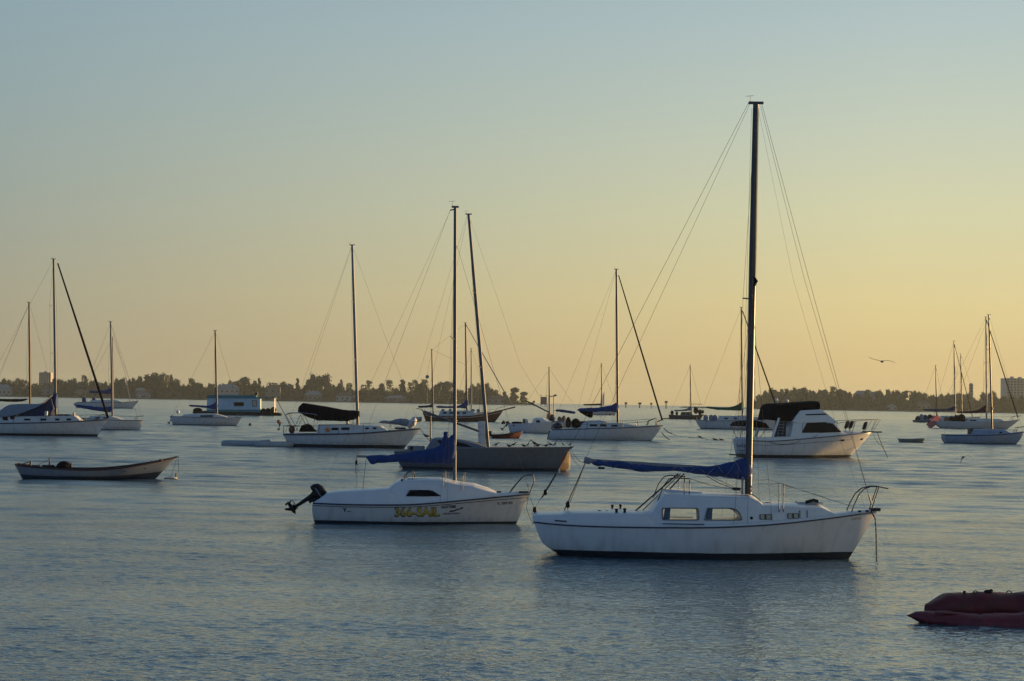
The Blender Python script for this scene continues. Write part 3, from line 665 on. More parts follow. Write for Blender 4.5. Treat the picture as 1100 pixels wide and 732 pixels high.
for a in ((-6, 11, 417.5, 413.2, 'pale house with a teal grey roof at the left end of the far shore', 0, 2), (44, 59, 417.5, 414, 'small grey house on the left shore between the two leftmost masts', 2, 1, 8), (145, 156, 419.5, 416.6, 'tan house left of the domed wood on the left shore', 1, 0), (232, 256, 417.5, 413, 'wide white two storey house behind the blue houseboat', 0, 0, 4, True, 2), (285, 301, 417, 413.5, 'tan two storey house right of the houseboat', 1, 1, 6, True, 2), (327, 345, 424.5, 420, 'house with a pale gabled roof beneath the tallest rounded tree', 1, 0),
          (361, 380, 425.5, 421.2, 'low house with a pale hipped roof left of the black covered sloop mast', 0, 1), (413, 436, 427.6, 425, 'long low pale house right of the black covered sloop mast', 2, 0), (525, 541, 428.5, 425.4, 'low grey house among the trees near the tip of the left shore', 2, 1), (80, 92, 421, 418, 'small tan house hidden in the wood right of the black furled headsail', 1, 1), (146, 160, 424, 421.5, 'pale boathouse low on the left shore, left of the domed wood', 0, 0, 2),
          (918, 933, 424.6, 419.8, 'white roofed house highest on the right shore, above the yacht bow', 0, 0, 60), (934, 945, 425.8, 421.6, 'smaller pale roofed house right of the white roofed one', 0, 0, 40), (954, 963, 436.6, 434.6, 'small pale boathouse at the water on the right shore', 0, 0, 3), (986, 999, 434, 431, 'tan house low on the right shore left of the crowded boat mast', 1, 1, 6), (862, 874, 434.5, 432, 'grey house low on the right shore, over the yacht canvas', 2, 1, 5)): house_(*a)
def tower(px0, px1, yt, Y, label, n=11, cols=6, m=None, pent=()):
    a = at(px0, yt, Y); b = at(px1, yt, Y); W = b.x-a.x; H_ = a.z; root = empty('apartment_tower', ((a.x+b.x)/2, Y, 0), label, 'tower'); D = W*.7
    MB().box((0, 0, H_/2), (W, D, H_)).build('wall', m or wallm[2], root, smooth=0)
    for x, w_, h in pent: MB().box((x*W, 0, H_+h/2), (w_*W, D*.4, h)).build('rooftop_block', m or wallm[2], root, smooth=0)
    for i in range(n):
        z = H_*(i+.6)/n; MB().box((0, -D/2-.5, z-.35*H_/n), (W*.98, 1.2, .22)).build('balcony', wallm[0], root, smooth=0)
        for j in range(cols): MB().box((lerp(-W*.42, W*.42, j/(cols-1)), -D/2-.03, z), (W/cols*.55, .14, H_/n*.5)).build('window', M['glass_dark'], root, smooth=0)
TW = mat('tower_concrete', (0.38, 0.36, 0.33), 0.8)
tower(43.2, 55.8, 400.2, 2350, 'pale apartment tower above the trees between the two leftmost masts', 12, 5, TW, ((0, .3, 1.6),))
tower(1077.8, 1108, 406.5, 2400, 'wide apartment tower at the right edge of the picture', 13, 8, TW, ((-.2, .06, 2.4), (.08, .06, 2.0)))
tower(1041.4, 1045, 412.6, 2400, 'slim far tower above the trees, left of the maroon sloop mast', 9, 3, wallm[2], ((0, .5, 1.2),))
dm = mat('dock_timber', (0.11, 0.10, 0.085), 0.9)
def dock(px, L_, lb, off=-3):
    p = at(px, 430, SHORE); root = empty('dock', (p.x, SHORE+off, 0), lb, 'dock'); MB().box((0, 0, 1.15), (L_, 2.2, .25)).build('dock_deck', dm, root, smooth=0)
    for i in range(int(L_/3)+1): MB().tube([(-L_/2+i*3, 0, -.5), (-L_/2+i*3, 0, 2.0)], .16, 6).build('pile', dm, root)
for a in ((188, 16, 'dock low on the left shore below the domed wood'), (300, 14, 'dock on the left shore right of the houseboat porch'), (395, 12, 'dock on the left shore under the airy pines'), (905, 18, 'dock on the right shore above the yacht bow'), (940, 14, 'dock on the right shore left of the small boathouse'), (1010, 14, 'dock on the right shore beside the thin masts')): dock(*a)
# channel structure on piles and day marks
def marker(px, yt, yb, w, name, lb, board=True, Y=1500):
    p = at(px, yb, Y); t = at(px, yt, Y); root = empty(name, (p.x, Y, 0), lb, 'marker'); MB().tube([(0, 0, -1), (0, 0, t.z)], w, 8).build('pile', dm, root)
    if board: MB().box((0, -w-.1, t.z-1.0), (w*5, .12, 1.6)).build('day_board', M['mast_dark'], root, smooth=0)
for a in ((672.3, 432.2, 436, .45, 'channel_marker', 'first channel marker right of the blue covered sloop mast'), (687.2, 432.4, 436.5, .55, 'channel_marker', 'channel marker crossed by the black furled headsail'), (699.5, 432.6, 436.6, .35, 'channel_marker', 'thin channel marker left of the tall one in the gap'), (715.5, 430.8, 437, .5, 'channel_marker', 'tall channel marker left of the lone distant sloop'), (573.5, 430.5, 434, .35, 'channel_marker', 'thin marker on the tip of the left shore')): marker(*a)
p = at(584, 433, 1600); cs = empty('channel_platform', (p.x, 1600, 0), 'box-like platform with two lamps standing on piles at the tip of the left shore', 'platform')
t = at(584, 427, 1600).z; t2 = at(584, 424.6, 1600).z
MB().box((0, 0, (t+1.2)/2+.4), (5.6, 5, t-1.2)).build('platform_house', M['navy_trim'], cs, smooth=0)
for x in (-2.4, 2.4):
    for y in (-2, 2): MB().tube([(x, y, -1), (x, y, 2.2)], .3, 6).build('pile', dm, cs)
    MB().tube([(x, 0, t-.3), (x, 0, t2-.4)], .12, 6).build('lamp_post', dm, cs); MB().box((x, 0, t2-.3), (1.4, .8, .5)).build('lamp', M['mast_dark'], cs, smooth=0)
# distant vessel with a white sail seen past the blue covered sloop
fs = Frame(649, 436.2, Y=1200); q = empty('sailing_yacht', on_water(649, 436.2) if False else Vector((at(649, 436.2, 1200).x, 1200, 0)), 'tiny far yacht with a white sail set, beyond the blue covered sloop', 'sailboat')
MB().loft([[(x, w*cos(a), .6+.7*sin(a)*k) for a in [2*pi*j/8 for j in range(8)]] for x, w, k in ((-3.4, .5, .7), (0, 1.3, 1), (2.6, .8, .9), (4, .05, .8))]).build('hull', M['white'], q); MB().tube([(.2, 0, .8), (.2, 0, 11.6)], .09, 6).build('mast', M['alu'], q)
MB().loft([[(lerp(-.05, -w, t), .18*sin(t*3), z) for t in (0, .5, 1)]+[(lerp(-.05, -w, t), .18*sin(t*3)+.04, z) for t in (1, .5, 0)] for w, z in ((3.1, 1.6), (2.4, 4.5), (1.4, 8), (.2, 11.2))]).build('sail', M['white_cloth'], q)
# ------------------------------------------------------------------ air over the bay
hz = MB().box((0, 3150, 34), (7400, 6800, 71)).build('haze', None, None, smooth=0); hz['kind'] = 'stuff'
hm = bpy.data.materials.new('haze'); hm.use_nodes = True; t_ = hm.node_tree; t_.nodes.clear(); v_ = t_.nodes.new('ShaderNodeVolumePrincipled')
v_.inputs['Color'].default_value = (0.62, 0.74, 0.76, 1); v_.inputs['Density'].default_value = 0.00007; v_.inputs['Anisotropy'].default_value = 0.2
o_ = t_.nodes.new('ShaderNodeOutputMaterial'); t_.links.new(v_.outputs[0], o_.inputs['Volume']); hz.data.materials.append(hm)
# ================================================================== 1. the white sloop in front
def white_sloop():
    fr = Frame(757, 597.5); P = fr.xs
    root = empty('sailboat', fr.o, 'nearest white sloop with blue sail cover on its boom and two wide pale cabin windows', 'sailboat', 'sailboats at anchor')
    hl = Hull(P([(573, 558), (600, 560.5), (640, 562), (698, 562.5), (760, 562.2), (817, 560), (874, 555.5), (919, 551.2), (941.5, 549)]),
              P([(573, 558), (578, 573), (583.6, 584), (601, 592), (612, 600)]), P([(941.5, 549), (930, 571), (914, 597)]), 2.35, ts=0.62, um=0.5, k=0.42, p0=0.22, p1=0.6)
    hm = hull_mat('white_sloop_hull', (0.60, 0.60, 0.59), zb=0.145, grime=0.32)
    hl.mesh(hm, root)
    hl.rail(M['navy_trim'], root, 0.985, 0.016, 'rub_rail', 0.0, 1.0, 0.004)
    # raised deck edge, cockpit coaming and foredeck over the sheer
    base = lambda x: hl.sheer(x)-0.02
    dk = House(P([(572.3, 552.5), (576, 551.5), (602, 551), (606, 549.5), (640, 549), (690, 549.2), (699, 559.2), (760, 560), (817, 557.2), (850, 554.8), (880, 552.2), (894, 551), (919, 549), (941, 547.2)]), base, lambda x: max(0.03, hl.hw(x)-0.03), 0.10, 0.03, 0.04)
    deck = dk.mesh(M['gel'], root, 'deck', 40)
    # coachroof: tall aft part and a long low forward trunk
    b2 = lambda x: interp(dk.o, x)-0.01
    hw_c = lambda x: max(0.25, hl.hw(x)*0.88)
    ca = House(P([(688, 552), (696, 549), (702, 540), (711, 528.5), (716, 529.5), (760, 531.5), (803, 533), (809, 535.5), (815, 541), (848, 542.3), (878, 543.8), (886, 547), (894, 551.5)]), lambda x: hl.sheer(x)+0.03, hw_c, 0.20, 0.05, 0.05)
    cab = ca.mesh(M['gel'], root, 'cabin', 44)
    # the aft part is hollow: one looks in through a near window and out through the far one
    W1, W2 = P(rounded(708, 543.8, 745, 555, 2.2, slant=0.6)), P([(755.5, 543.8), (779, 543.8), (784, 545.2), (788, 549), (790.3, 554), (789, 555.2), (753, 555.2), (752, 554)])
    DROP = 0.115
    inner = []
    for x, yl in ((700.5, 547), (705, 541), (712, 532.5), (716, 533), (760, 535), (795, 536.5)):
        xx, zt = fr(x, yl); w0 = hw_c(xx)-0.035; zb = hl.sheer(xx)-0.12; w1 = w0-0.2*(zt-hl.sheer(xx)-0.03); inner.append([(xx, -w0, zb), (xx, -w1, zt), (xx, w1, zt), (xx, w0, zb)])
    sl = lambda q: MB().add([(x-0.032, -1.3, z+DROP*0.18) for x, z in q]+[(x+0.207, 1.3, z-DROP*1.18) for x, z in q], [tuple(range(len(q))), tuple(range(2*len(q)-1, len(q)-1, -1))]+[(i, i+len(q), (i+1) % len(q)+len(q), (i+1) % len(q)) for i in range(len(q))])
    cut(cab, [MB().loft(inner), sl(W1), sl(W2)])
    cgl = clear_glass('cabin_glass')
    for q in (W1, W2):
        q = dense(q, 0.12); x0 = min(p[0] for p in q); z0, z1 = min(p[1] for p in q), max(p[1] for p in q)
        for sd, dz, dx in ((-1, 0, 0), (1, -DROP, 0.175)):
            qq = [(x+dx, z+dz) for x, z in q]; cx = sum(p[0] for p in qq)/len(qq); cz = sum(p[1] for p in qq)/len(qq); big = [(x+(0.02 if x > cx else -0.02), z+(0.018 if z > cz else -0.018)) for x, z in qq]
            yo = lambda x, z: -sd*ca.y(x, z, 0.016); ym = lambda x, z: -sd*ca.y(x, z, 0.004); yi = lambda x, z: -sd*ca.y(x, z, 0.001); n = len(qq)
            v = [(x, yo(x, z), z) for x, z in big]+[(x, yo(x, z), z) for x, z in qq]+[(x, yi(x, z)+sd*-0.02, z) for x, z in big]+[(x, ym(x, z), z) for x, z in qq]; f = []
            for i in range(n): j = (i+1) % n; f += [(i, j, n+j, n+i), (i, 2*n+i, 2*n+j, j), (n+i, n+j, 3*n+j, 3*n+i)]
            o = MB().add(v, f).build('window', M['alu'], cab, smooth=30); plate(qq, ym, yi).build('pane', cgl, o, smooth=30)
            if sd == -1: MB().prism([(x0+0.01, z0), (x0+0.15, z0), (x0+0.17, z1), (x0+0.05, z1)], lambda x, z: ca.y(x, z, -0.03), lambda x, z: ca.y(x, z, -0.05)).build('curtain', M['navy_trim'], o)
    for x0, y0, x1, y1 in ((810.5, 550.2, 822, 555), (840.5, 549.6, 851.5, 554.2)): 
        o = window(ca, P(rounded(x0, y0, x1, y1, 1)), cab, M['navy_trim'], M['glass_beige'], 0.018, 'port_light')
        q = P([(x0+4.6, y0), (x0+6.4, y0), (x0+6.4, y1), (x0+4.6, y1)]); b = MB()
        for sd in (1, -1): b.prism(q, lambda x, z: sd*ca.y(x, z, 0.02), lambda x, z: sd*ca.y(x, z, 0.002))
        b.build('window_bar', M['navy_trim'], o)
    x, z = fr(801, 553.7); b = MB()
    for sd in (1, -1): b.tube([(x, sd*ca.y(x, z, -0.01), z), (x, sd*ca.y(x, z, 0.012), z)], 0.032, 12)
    b.build('vent_port', M['black'], cab)
    for px in (853.5, 861.5):
        x, z = fr(px, 550); b = MB()
        for sd in (1, -1): b.tube([(x, sd*ca.y(x, z+0.08, 0.012), z+0.08), (x, sd*ca.y(x, z-0.08, 0.012), z-0.08)], 0.008, 6)
        b.build('fitting', M['black'], cab)
    x0, z0 = fr(713, 530); x1, _ = fr(752, 531)
    MB().loft([[(lerp(x0, x1, t)+a, w, z0+h-t*0.05) for w, h in ((-0.42, -0.05), (-0.42, 0.07), (-0.36, 0.10), (0.36, 0.10), (0.42, 0.07), (0.42, -0.05))] for t, a in ((0, 0), (0.05, 0), (0.5, 0), (0.95, 0), (1, 0))]).build('companion_hatch', M['gel'], cab)
    b = MB()
    for sd in (-1, 1): b.tube([(fr(754, 532)[0], sd*0.55, fr(754, 532)[1]+0.03), (fr(800, 533)[0], sd*0.5, fr(800, 533)[1]+0.03)], 0.014, 6)
    b.build('grab_rail', M['teak'], cab)
    x, z = fr(869, 542.5); MB().box((x, 0, z+0.05), (0.55, 0.5, 0.05)).build('fore_hatch', M['gel2'], cab, bevel=0.01)
    MB().tube([(x-0.12, -0.28, z+0.07), (x+0.05, -0.3, z+0.12), (x+0.15, -0.28, z+0.09)], 0.035, 6).build('hatch_latch', M['black'], cab)
    b = MB()
    for sd in (-1, 1): b.tube([(lerp(fr(707, 559)[0], fr(750, 559)[0], i/6), sd*(hl.hw(fr(728, 0)[0])+0.005), fr(728, 559.3)[1]) for i in range(7)], 0.010, 6)
    b.build('side_rail', M['black'], root)
    # spars
    m_, mb, mt = mast(fr, root, (803.6, 533), (812, 111.5), 0.125, M['mast_dark'], 0.8, ratio=1.25)
    (ex, ez), (gx, gz) = fr(629, 495), fr(802, 506)
    MB().tube([(ex, 0, ez), (gx, 0, gz)], 0.05, 10).build('boom', M['alu_pale'], root)
    MB().tube([(ex-0.03, 0, ez+0.02), (ex+0.11, 0, ez-0.01)], 0.075, 10).build('boom_cap', M['grey_cloth'], root)
    cv = cover(fr, root, [(636, 494, 500.5), (655, 495, 502.2), (677, 497, 505), (695, 498.5, 507.5), (723, 500.5, 506), (745, 501, 509), (766, 500.3, 511.5), (784, 496.5, 514), (798, 493.2, 516.2), (807, 494.5, 516.5), (808.3, 497, 514.5)], M['blue_cloth'], wid=0.15, n=60, lump=0.03)
    b = MB()
    for i in range(15):
        x = lerp(fr(660, 0)[0], fr(800, 0)[0], i/14); px = lerp(660, 800, i/14)
        zt = fr(px, interp([(636, 494), (677, 497), (723, 500.5), (766, 500.3), (784, 496.5), (800, 493.2)], px))[1]; zb = fr(px, interp([(636, 500), (695, 507), (723, 505.5), (766, 511), (800, 516)], px))[1]
        w = min(0.15, (zt-zb)/2+0.02); sg = -1 if i % 2 else 1
        b.tube([(x-0.12*sg, -w*0.45, zt-0.01), (x, -w*1.12, (zt+zb)/2), (x+0.12*sg, -w*0.6, zb+0.005)], 0.005, 4)
    b.build('lacing', M['rope_pale'], cv)
    x, z = fr(646, 503); MB().tube([(x-0.07, 0, z), (x+0.07, 0, z)], 0.025, 8).build('block', M['black'], root)
    # rigging
    r = 0.0042; W = M['wire']; tx, tz = mt
    H = lambda px, py, y=0.0: (fr(px, py)[0], y, fr(px, py)[1])
    wire(root, [H(805.5, 112), H(629, 493)], 0.0035, W, 'topping_lift')
    wire(root, [H(804, 111), H(604, 497), H(571.6, 551)], r, W, 'backstay')
    MB().tube([H(598, 509), H(582, 535)], 0.014, 6).build('backstay_tackle', M['black'], root)
    for q in (H(586, 529), H(574.5, 548)): MB().ball(q, (0.045, 0.03, 0.07)).build('block', M['black'], root)
    wire(root, [H(629, 497), H(606, 548, -0.1)], 0.012, M['rope'], 'mainsheet'); wire(root, [H(629, 497), H(609.5, 548, 0.12)], 0.007, M['rope'], 'mainsheet')
    MB().ball(H(610, 542, -0.08), (0.05, 0.03, 0.08)).build('block', M['black'], root)
    wire(root, [H(818.5, 113), H(869, 300), H(937, 546)], r, W, 'forestay')
    wire(root, [H(817, 114), H(864, 300), H(932.5, 530), H(936.5, 541)], 0.0035, W, 'halyard')
    wire(root, [H(815, 120), H(852, 300), H(905, 480), H(930, 548)], 0.002, W, 'halyard')
    MB().tube([H(933.3, 532), H(935.8, 541)], 0.016, 6).build('turnbuckle', M['steel'], root)
    spreaders(root, mb, mt, (0.50,), 0.75, 0.018, M['mast_dark']); shrouds(root, hl, mb, mt, (0.50,), 0.75, 0.0035, W, (-0.45, 0.4))
    for px0, px1 in ((728.5, 672), (731, 681), (735, 690)): wire(root, [H(px0, 509), H(px1, 556, -0.35+0.12*(px1-672)/9)], 0.017 if px1 != 681 else 0.010, M['rope'], 'mainsheet')
    MB().tube([H(672, 559, -0.5), H(690, 557, -0.45)], 0.03, 6).build('traveller', M['black'], root)
    MB().tube([H(693, 558, -0.6), H(693.4, 553.5, -0.6)], 0.03, 8).build('cleat', M['black'], root)
    hoop = MB()
    for sd in (-1, 1): hoop.tube([H(700, 547, sd*0.62), H(710, 521, sd*0.62), H(716, 513.5, sd*0.6), H(722, 512, sd*0.6), H(739, 513.5, sd*0.55)], 0.012, 6)
    for px in (732.5, 738): hoop.tube([H(px, 513, -0.58), H(px-0.3, 534, -0.58)], 0.011, 6); hoop.tube([H(px, 513, 0.58), H(px-0.3, 534, 0.58)], 0.011, 6)
    hoop.build('companion_rail', M['steel'], root)
    wire(root, sag(H(739, 513.5, -0.55), H(790, 526, 0), 0.03), 0.006, M['rope'], 'line')
    wire(root, [H(758, 511), H(772, 519), H(790, 526)], 0.008, M['rope'], 'vang'); wire(root, [H(762, 511), H(790, 524.5), H(800, 531)], 0.006, M['rope'], 'vang')
    MB().ball(H(791, 525.4), (0.11, 0.03, 0.035)).build('block', M['black'], root)
    MB().tube([H(797, 512.5, -0.1), H(796.6, 535, -0.1)], 0.022, 8).build('mast_step_post', M['alu_pale'], root)
    for px in (827.9, 832.4): stanchion(fr, hl, root, px+2.6, 517.3, 546, M['steel'], 0.012, (-1,))
    lifeline(fr, hl, root, [(807, 517.6), (832.6, 517.4), (872, 530), (912, 543)], W, 0.0035)
    wire(root, sag(H(806.5, 531, 0.0), H(817, 541.5, -0.3), -0.04), 0.010, M['rope'], 'line'); MB().tube([H(817, 540.5, -0.35), H(822, 540, -0.35), H(827, 541, -0.35)], 0.03, 6).build('coiled_line', M['rope'], root)
    rail_frame(fr, hl, root, [(912, 550), (915.5, 541), (920.5, 531), (927, 525), (935, 522.6), (943, 522.8), (953, 525)], M['steel'], 0.013, tip=6, f=0.8)
    b = MB(); 
    for sd in (-1, 1): b.tube([H(943.3, 522.8, sd*0.1), H(934.5, 549, sd*0.12)], 0.012, 6)
    b.build('pulpit_leg', M['steel'], root)
    for px, pz, y in ((660, 550, -0.75), (668.8, 549.6, -0.72), (660, 550, 0.75), (668.8, 549.6, 0.72)): winch(root, fr(px, pz)[0], y, fr(px, pz)[1], 0.62)
    for px, pz in ((643, 549), (651, 549.3), (920, 549.2), (928, 549)): MB().tube([H(px-1.6, pz-0.8, -0.35), H(px+1.6, pz-0.8, -0.35)], 0.022, 6).build('cleat', M['black'], root)
    MB().tube([H(595, 556.6, -0.92), H(607, 557, -1.0)], 0.014, 6).build('cleat', M['black'], root)
    for dx in (-0.16, -0.11, 0.10): wire(root, [(mb[0]+dx, -0.04, mb[1]+0.3), (mt[0]+dx*0.6, -0.02, mt[1]-0.1)], 0.003, W, 'halyard')
    MB().tube([(lerp(mb[0], mt[0], 0.545)+0.02, -0.06, lerp(mb[1], mt[1], 0.545)-0.12), (lerp(mb[0], mt[0], 0.545)+0.09, -0.06, lerp(mb[1], mt[1], 0.545)), (lerp(mb[0], mt[0], 0.545)+0.02, -0.06, lerp(mb[1], mt[1], 0.545)+0.1)], 0.03, 6).build('mast_fitting', M['black'], root)
    MB().tube([H(806, 522, -0.08), H(807.5, 524, -0.1), H(806.5, 528, -0.1), H(805, 524, -0.1)], 0.018, 6).build('coiled_line', M['rope_pale'], root)
    # bow roller and mooring chain, and the registration on the bow
    MB().box(H(940, 547.5), (0.22, 0.16, 0.07)).build('bow_roller', M['steel'], root, bevel=0.01)
    ch = MB()
    pts = [Vector(H(935, 549, -0.1)), Vector(H(939.5, 557, -0.05)), Vector(H(941, 570)), Vector(H(941.6, 604))]
    for a, c in zip(pts, pts[1:]):
        n = max(1, int((c-a).length/0.06))
        for i in range(n): q = a.lerp(c, i/n); ch.tube([q, q+(c-a).normalized()*0.055], [0.011, 0.02] if i % 2 else [0.02, 0.011], 5)
    ch.build('mooring_chain', M['rope'], root)
    x0, z0 = fr(911.5, 558.3)
    text_mesh('FL 8154 GH', 0.05, 0.23, M['ink'], root, lambda x, z, d: Vector((x0+x, hl.side_y(x0+x, z0+z+x*0.07)-d, z0+z+x*0.07)), 'registration_number', 0.01)
    return root
white_sloop()

# ================================================================== 2. the rental sloop with the outboard and the telephone lettering
def rental_sloop():
    fr = Frame(450, 561.3); P = fr.xs; H = lambda px, py, y=0.0: (fr(px, py)[0], y, fr(px, py)[1])
    root = empty('sailboat', fr.o, 'small white sloop with 366-SAIL on its side and a tilted black outboard', 'sailboat', 'sailboats at anchor')
    hl = Hull(P([(340, 538.3), (370, 539.4), (400, 539.8), (440, 539.6), (470, 537.8), (500, 535.4), (540, 532.4), (569.8, 530.4)]),
              P([(340, 538.3), (338.8, 545), (340, 555), (342, 562)]), P([(569.8, 530.4), (564, 542), (555, 562)]), 2.15, ts=0.82, um=0.42, k=0.4, p0=0.22, p1=0.6)
    hl.mesh(hull_mat('rental_sloop_hull', (0.50, 0.50, 0.48), zb=0.07, grime=0.35, gz=0.15), root)
    hl.rail(M['navy_trim'], root, 0.985, 0.02, 'rub_rail', 0, 1, 0.006); hl.rail(M['navy_trim'], root, 0.91, 0.009, 'stripe', 0, 1, 0.002)
    base = lambda x: hl.sheer(x)-0.02
    dk = House(P([(340.5, 538), (345, 535.5), (349, 533), (354, 529), (362, 527.8), (369, 527.2), (415, 524.6), (421, 524.6), (427, 532.6), (460, 534.5), (505, 532), (530, 530), (548, 529), (569, 528.8)]), base, lambda x: max(0.03, hl.hw(x)-0.04), 0.35, 0.04, 0.05)
    dk.mesh(M['gel'], root, 'deck', 40)
    ca = House(P([(417, 526), (424, 520), (431, 516.8), (440, 516), (460, 515), (477, 515.8), (492, 519.4), (510, 521.8), (522, 525.5), (533, 529)]), lambda x: hl.sheer(x)+0.05, lambda x: max(0.2, hl.hw(x)*0.92), 0.5, 0.06, 0.06)
    cab = ca.mesh(M['gel'], root, 'cabin', 36)
    window(ca, P([(442, 525), (465, 525.4), (475, 531.3), (438.6, 531.3)]), cab, M['black'], M['glass_dark'], 0.012)
    MB().box(H(456, 514.6), (0.9, 0.75, 0.06)).build('companion_hatch', M['gel'], cab, bevel=0.015)
    MB().prism(P([(420, 527), (423.5, 527), (432, 517.5), (428.5, 518)]), -0.32, 0.32).build('companionway', M['black'], cab)
    _, mb, mt = mast(fr, root, (488.3, 519.5), (489, 223), 0.075, M['alu'], 0.85, ratio=1.3)
    MB().tube([H(483, 519.5, 0), H(491, 519.8, 0)], 0.05, 8).build('mast_step', M['black'], root)
    MB().tube([H(489, 225), H(483.5, 226)], 0.018, 6).build('masthead_crane', M['alu'], root)
    a, c = fr(383, 490.4), fr(487, 493)
    MB().tube([(a[0], 0, a[1]), (c[0], 0, c[1])], 0.032, 8).build('boom', M['alu_pale'], root)
    cover(fr, root, [(393, 490, 491.8), (399, 489, 499), (406, 488.8, 498.2), (418, 488.6, 496.5), (430, 487.4, 497), (444, 485.6, 498), (456, 483.5, 498.5), (467, 481, 499), (477, 476.5, 499), (485, 468, 498.5), (490.5, 465.5, 497)], M['blue_cloth'], wid=0.13, n=44, lump=0.03)
    rings = []
    for i in range(11):
        t = i/10; x = lerp(fr(485, 0)[0], fr(487.6, 0)[0], t); z = lerp(fr(486, 488)[1], fr(487, 464)[1], t); w = lerp(0.13, 0.055, sstep(t*1.1))
        rings.append([(x+w*1.15*cos(2*pi*j/12)*(1+0.12*sin(i*2.2+j)), w*0.9*sin(2*pi*j/12), z) for j in range(12)])
    MB().loft(rings).build('cover_collar', M['blue_cloth'], root, smooth=60)
    W = M['wire']
    wire(root, [H(483.6, 226), H(383.2, 490)], 0.0032, W, 'topping_lift')
    wire(root, [H(483.6, 227), H(341, 536)], 0.0025, W, 'backstay'); wire(root, [H(491, 264), H(569, 529.4)], 0.0038, W, 'forestay')
    spreaders(root, mb, mt, (0.52,), 0.55, 0.012, M['alu']); shrouds(root, hl, mb, (mt[0], mt[1]*0.86), (0.52,), 0.55, 0.0028, W, (-0.35,))
    wire(root, [H(382.6, 492), H(382.6, 528)], 0.004, M['rope'], 'mainsheet'); wire(root, [H(393.4, 492.5), H(389.3, 529)], 0.007, M['rope'], 'mainsheet')
    MB().ball(H(383, 497), (0.04, 0.03, 0.07)).build('block', M['black'], root); wire(root, [H(382, 499), H(381.8, 507), H(383.2, 509.5), H(384.8, 507), H(384.4, 499)], 0.006, M['rope'], 'coiled_line')
    rail_frame(fr, hl, root, [(546.8, 530), (553, 522), (562, 511.8), (567, 510.3), (572, 510.6), (574, 514.5), (573, 520), (569, 529.5)], M['steel'], 0.013, tip=4, f=0.7)
    wire(root, [H(566.5, 519, 0), H(569, 529)], 0.006, M['steel'], 'light_post')
    hoop = MB()
    for sd in (-1, 1): hoop.tube([H(434.6, 518, sd*0.42), H(435.6, 511, sd*0.42), H(438.5, 507, sd*0.4), H(442.5, 506.6, sd*0.4), H(444.2, 509, sd*0.42), H(444.2, 517, sd*0.42)], 0.012, 6)
    hoop.build('companion_rail', M['steel'], root)
    for px, yt, yb in ((477.6, 507.5, 521), (480, 508.5, 521), (496.2, 513, 525), (498.6, 508.5, 524)): stanchion(fr, hl, root, px, yt, yb, M['steel'], 0.008)
    lifeline(fr, hl, root, [(499, 508.6), (551, 512.5)], W, 0.003); lifeline(fr, hl, root, [(435, 511), (477.6, 508), (499, 508.6)], W, 0.003)
    MB().tube([H(432.8, 520, -0.5), H(433, 514, -0.5)], 0.03, 8).build('winch', M['black'], root)
    for px in (536, 560, 565): MB().tube([H(px-2.5, 528.6, -0.15), H(px+2.5, 528.4, -0.15)], 0.025, 6).build('cleat', M['black'], root)
    # the raised outboard and its bracket
    outboard(root, fr(342, 536)[0]-0.10, fr(342, 536)[1], 0.80, radians(56), M['black'])
    MB().box(H(338.6, 541), (0.10, 0.3, 0.26)).build('motor_bracket', M['black'], root, bevel=0.01)
    rd = MB().prism(P([(339, 541), (340.5, 541), (341.5, 562), (339.2, 562)]), -0.02, 0.02).build('rudder', M['gel2'], root)
    # lettering
    def lay(px, py, slope=0.0):
        x0, z0 = fr(px, py)
        return lambda x, z, d: Vector((x0+x, hl.side_y(x0+x, z0+z+x*slope)-d, z0+z+x*slope))
    sc = 1/fr.ppm
    text_mesh('366-SAIL', 10.8*sc, 47.6*sc, M['ink'], root, lay(426.3, 553.3, 0.024), 'lettering', 0.05, 0.002, 0.003)
    text_mesh('366-SAIL', 9.6*sc, 46.2*sc, M['gold'], root, lay(427, 552.7, 0.024), 'lettering', 0.04, 0.003, 0.0065)
    text_mesh('ANYTIME', 3.0*sc, 15.6*sc, M['ink'], root, lay(475.3, 544.3, 0.04), 'lettering', 0.03)
    text_mesh('AND BOAT RENTAL', 1.9*sc, 17.5*sc, M['ink'], root, lay(477.3, 551.0, 0.03), 'lettering', 0.01)
    b = MB(); q = P([(483.5, 548.4), (484.5, 546.6), (488, 546.6), (491.5, 545.2), (495, 544.6), (496.2, 543.4), (498, 543.3), (499, 544.2), (496, 545.6), (492, 546.4), (488.5, 548)])
    b.prism(q, lambda x, z: hl.side_y(x, z)-0.002, lambda x, z: hl.side_y(x, z)-0.006); b.build('swoosh_mark', M['ink'], root, smooth=0)
    text_mesh('FL 3309 RW', 2.9*sc, 17.2*sc, M['ink'], root, lay(534.6, 541.6, 0.04), 'registration_number', 0.02)
    b = MB()
    for poly in ([(371.8, 543.4), (373.2, 543.5), (373.8, 545), (375.3, 543.2), (375.8, 543.8), (374.6, 545.8), (374.4, 547.6), (373, 547.6), (373.2, 545.8)], [(376.3, 546.9), (380.5, 546.9), (380.5, 547.6), (376.3, 547.6)]):
        b.prism(P(poly), lambda x, z: hl.side_y(x, z)-0.002, lambda x, z: hl.side_y(x, z)-0.005)
    b.build('emblem', M['ink'], root, smooth=0)
    wire(root, [H(568, 532), H(565.5, 545), H(568, 554), H(572.5, 564)], 0.007, M['rope'], 'mooring_line'); wire(root, [H(568.5, 532), H(573, 544), H(575.5, 553), H(578, 564)], 0.006, M['rope'], 'mooring_line')
    return root
rental_sloop()

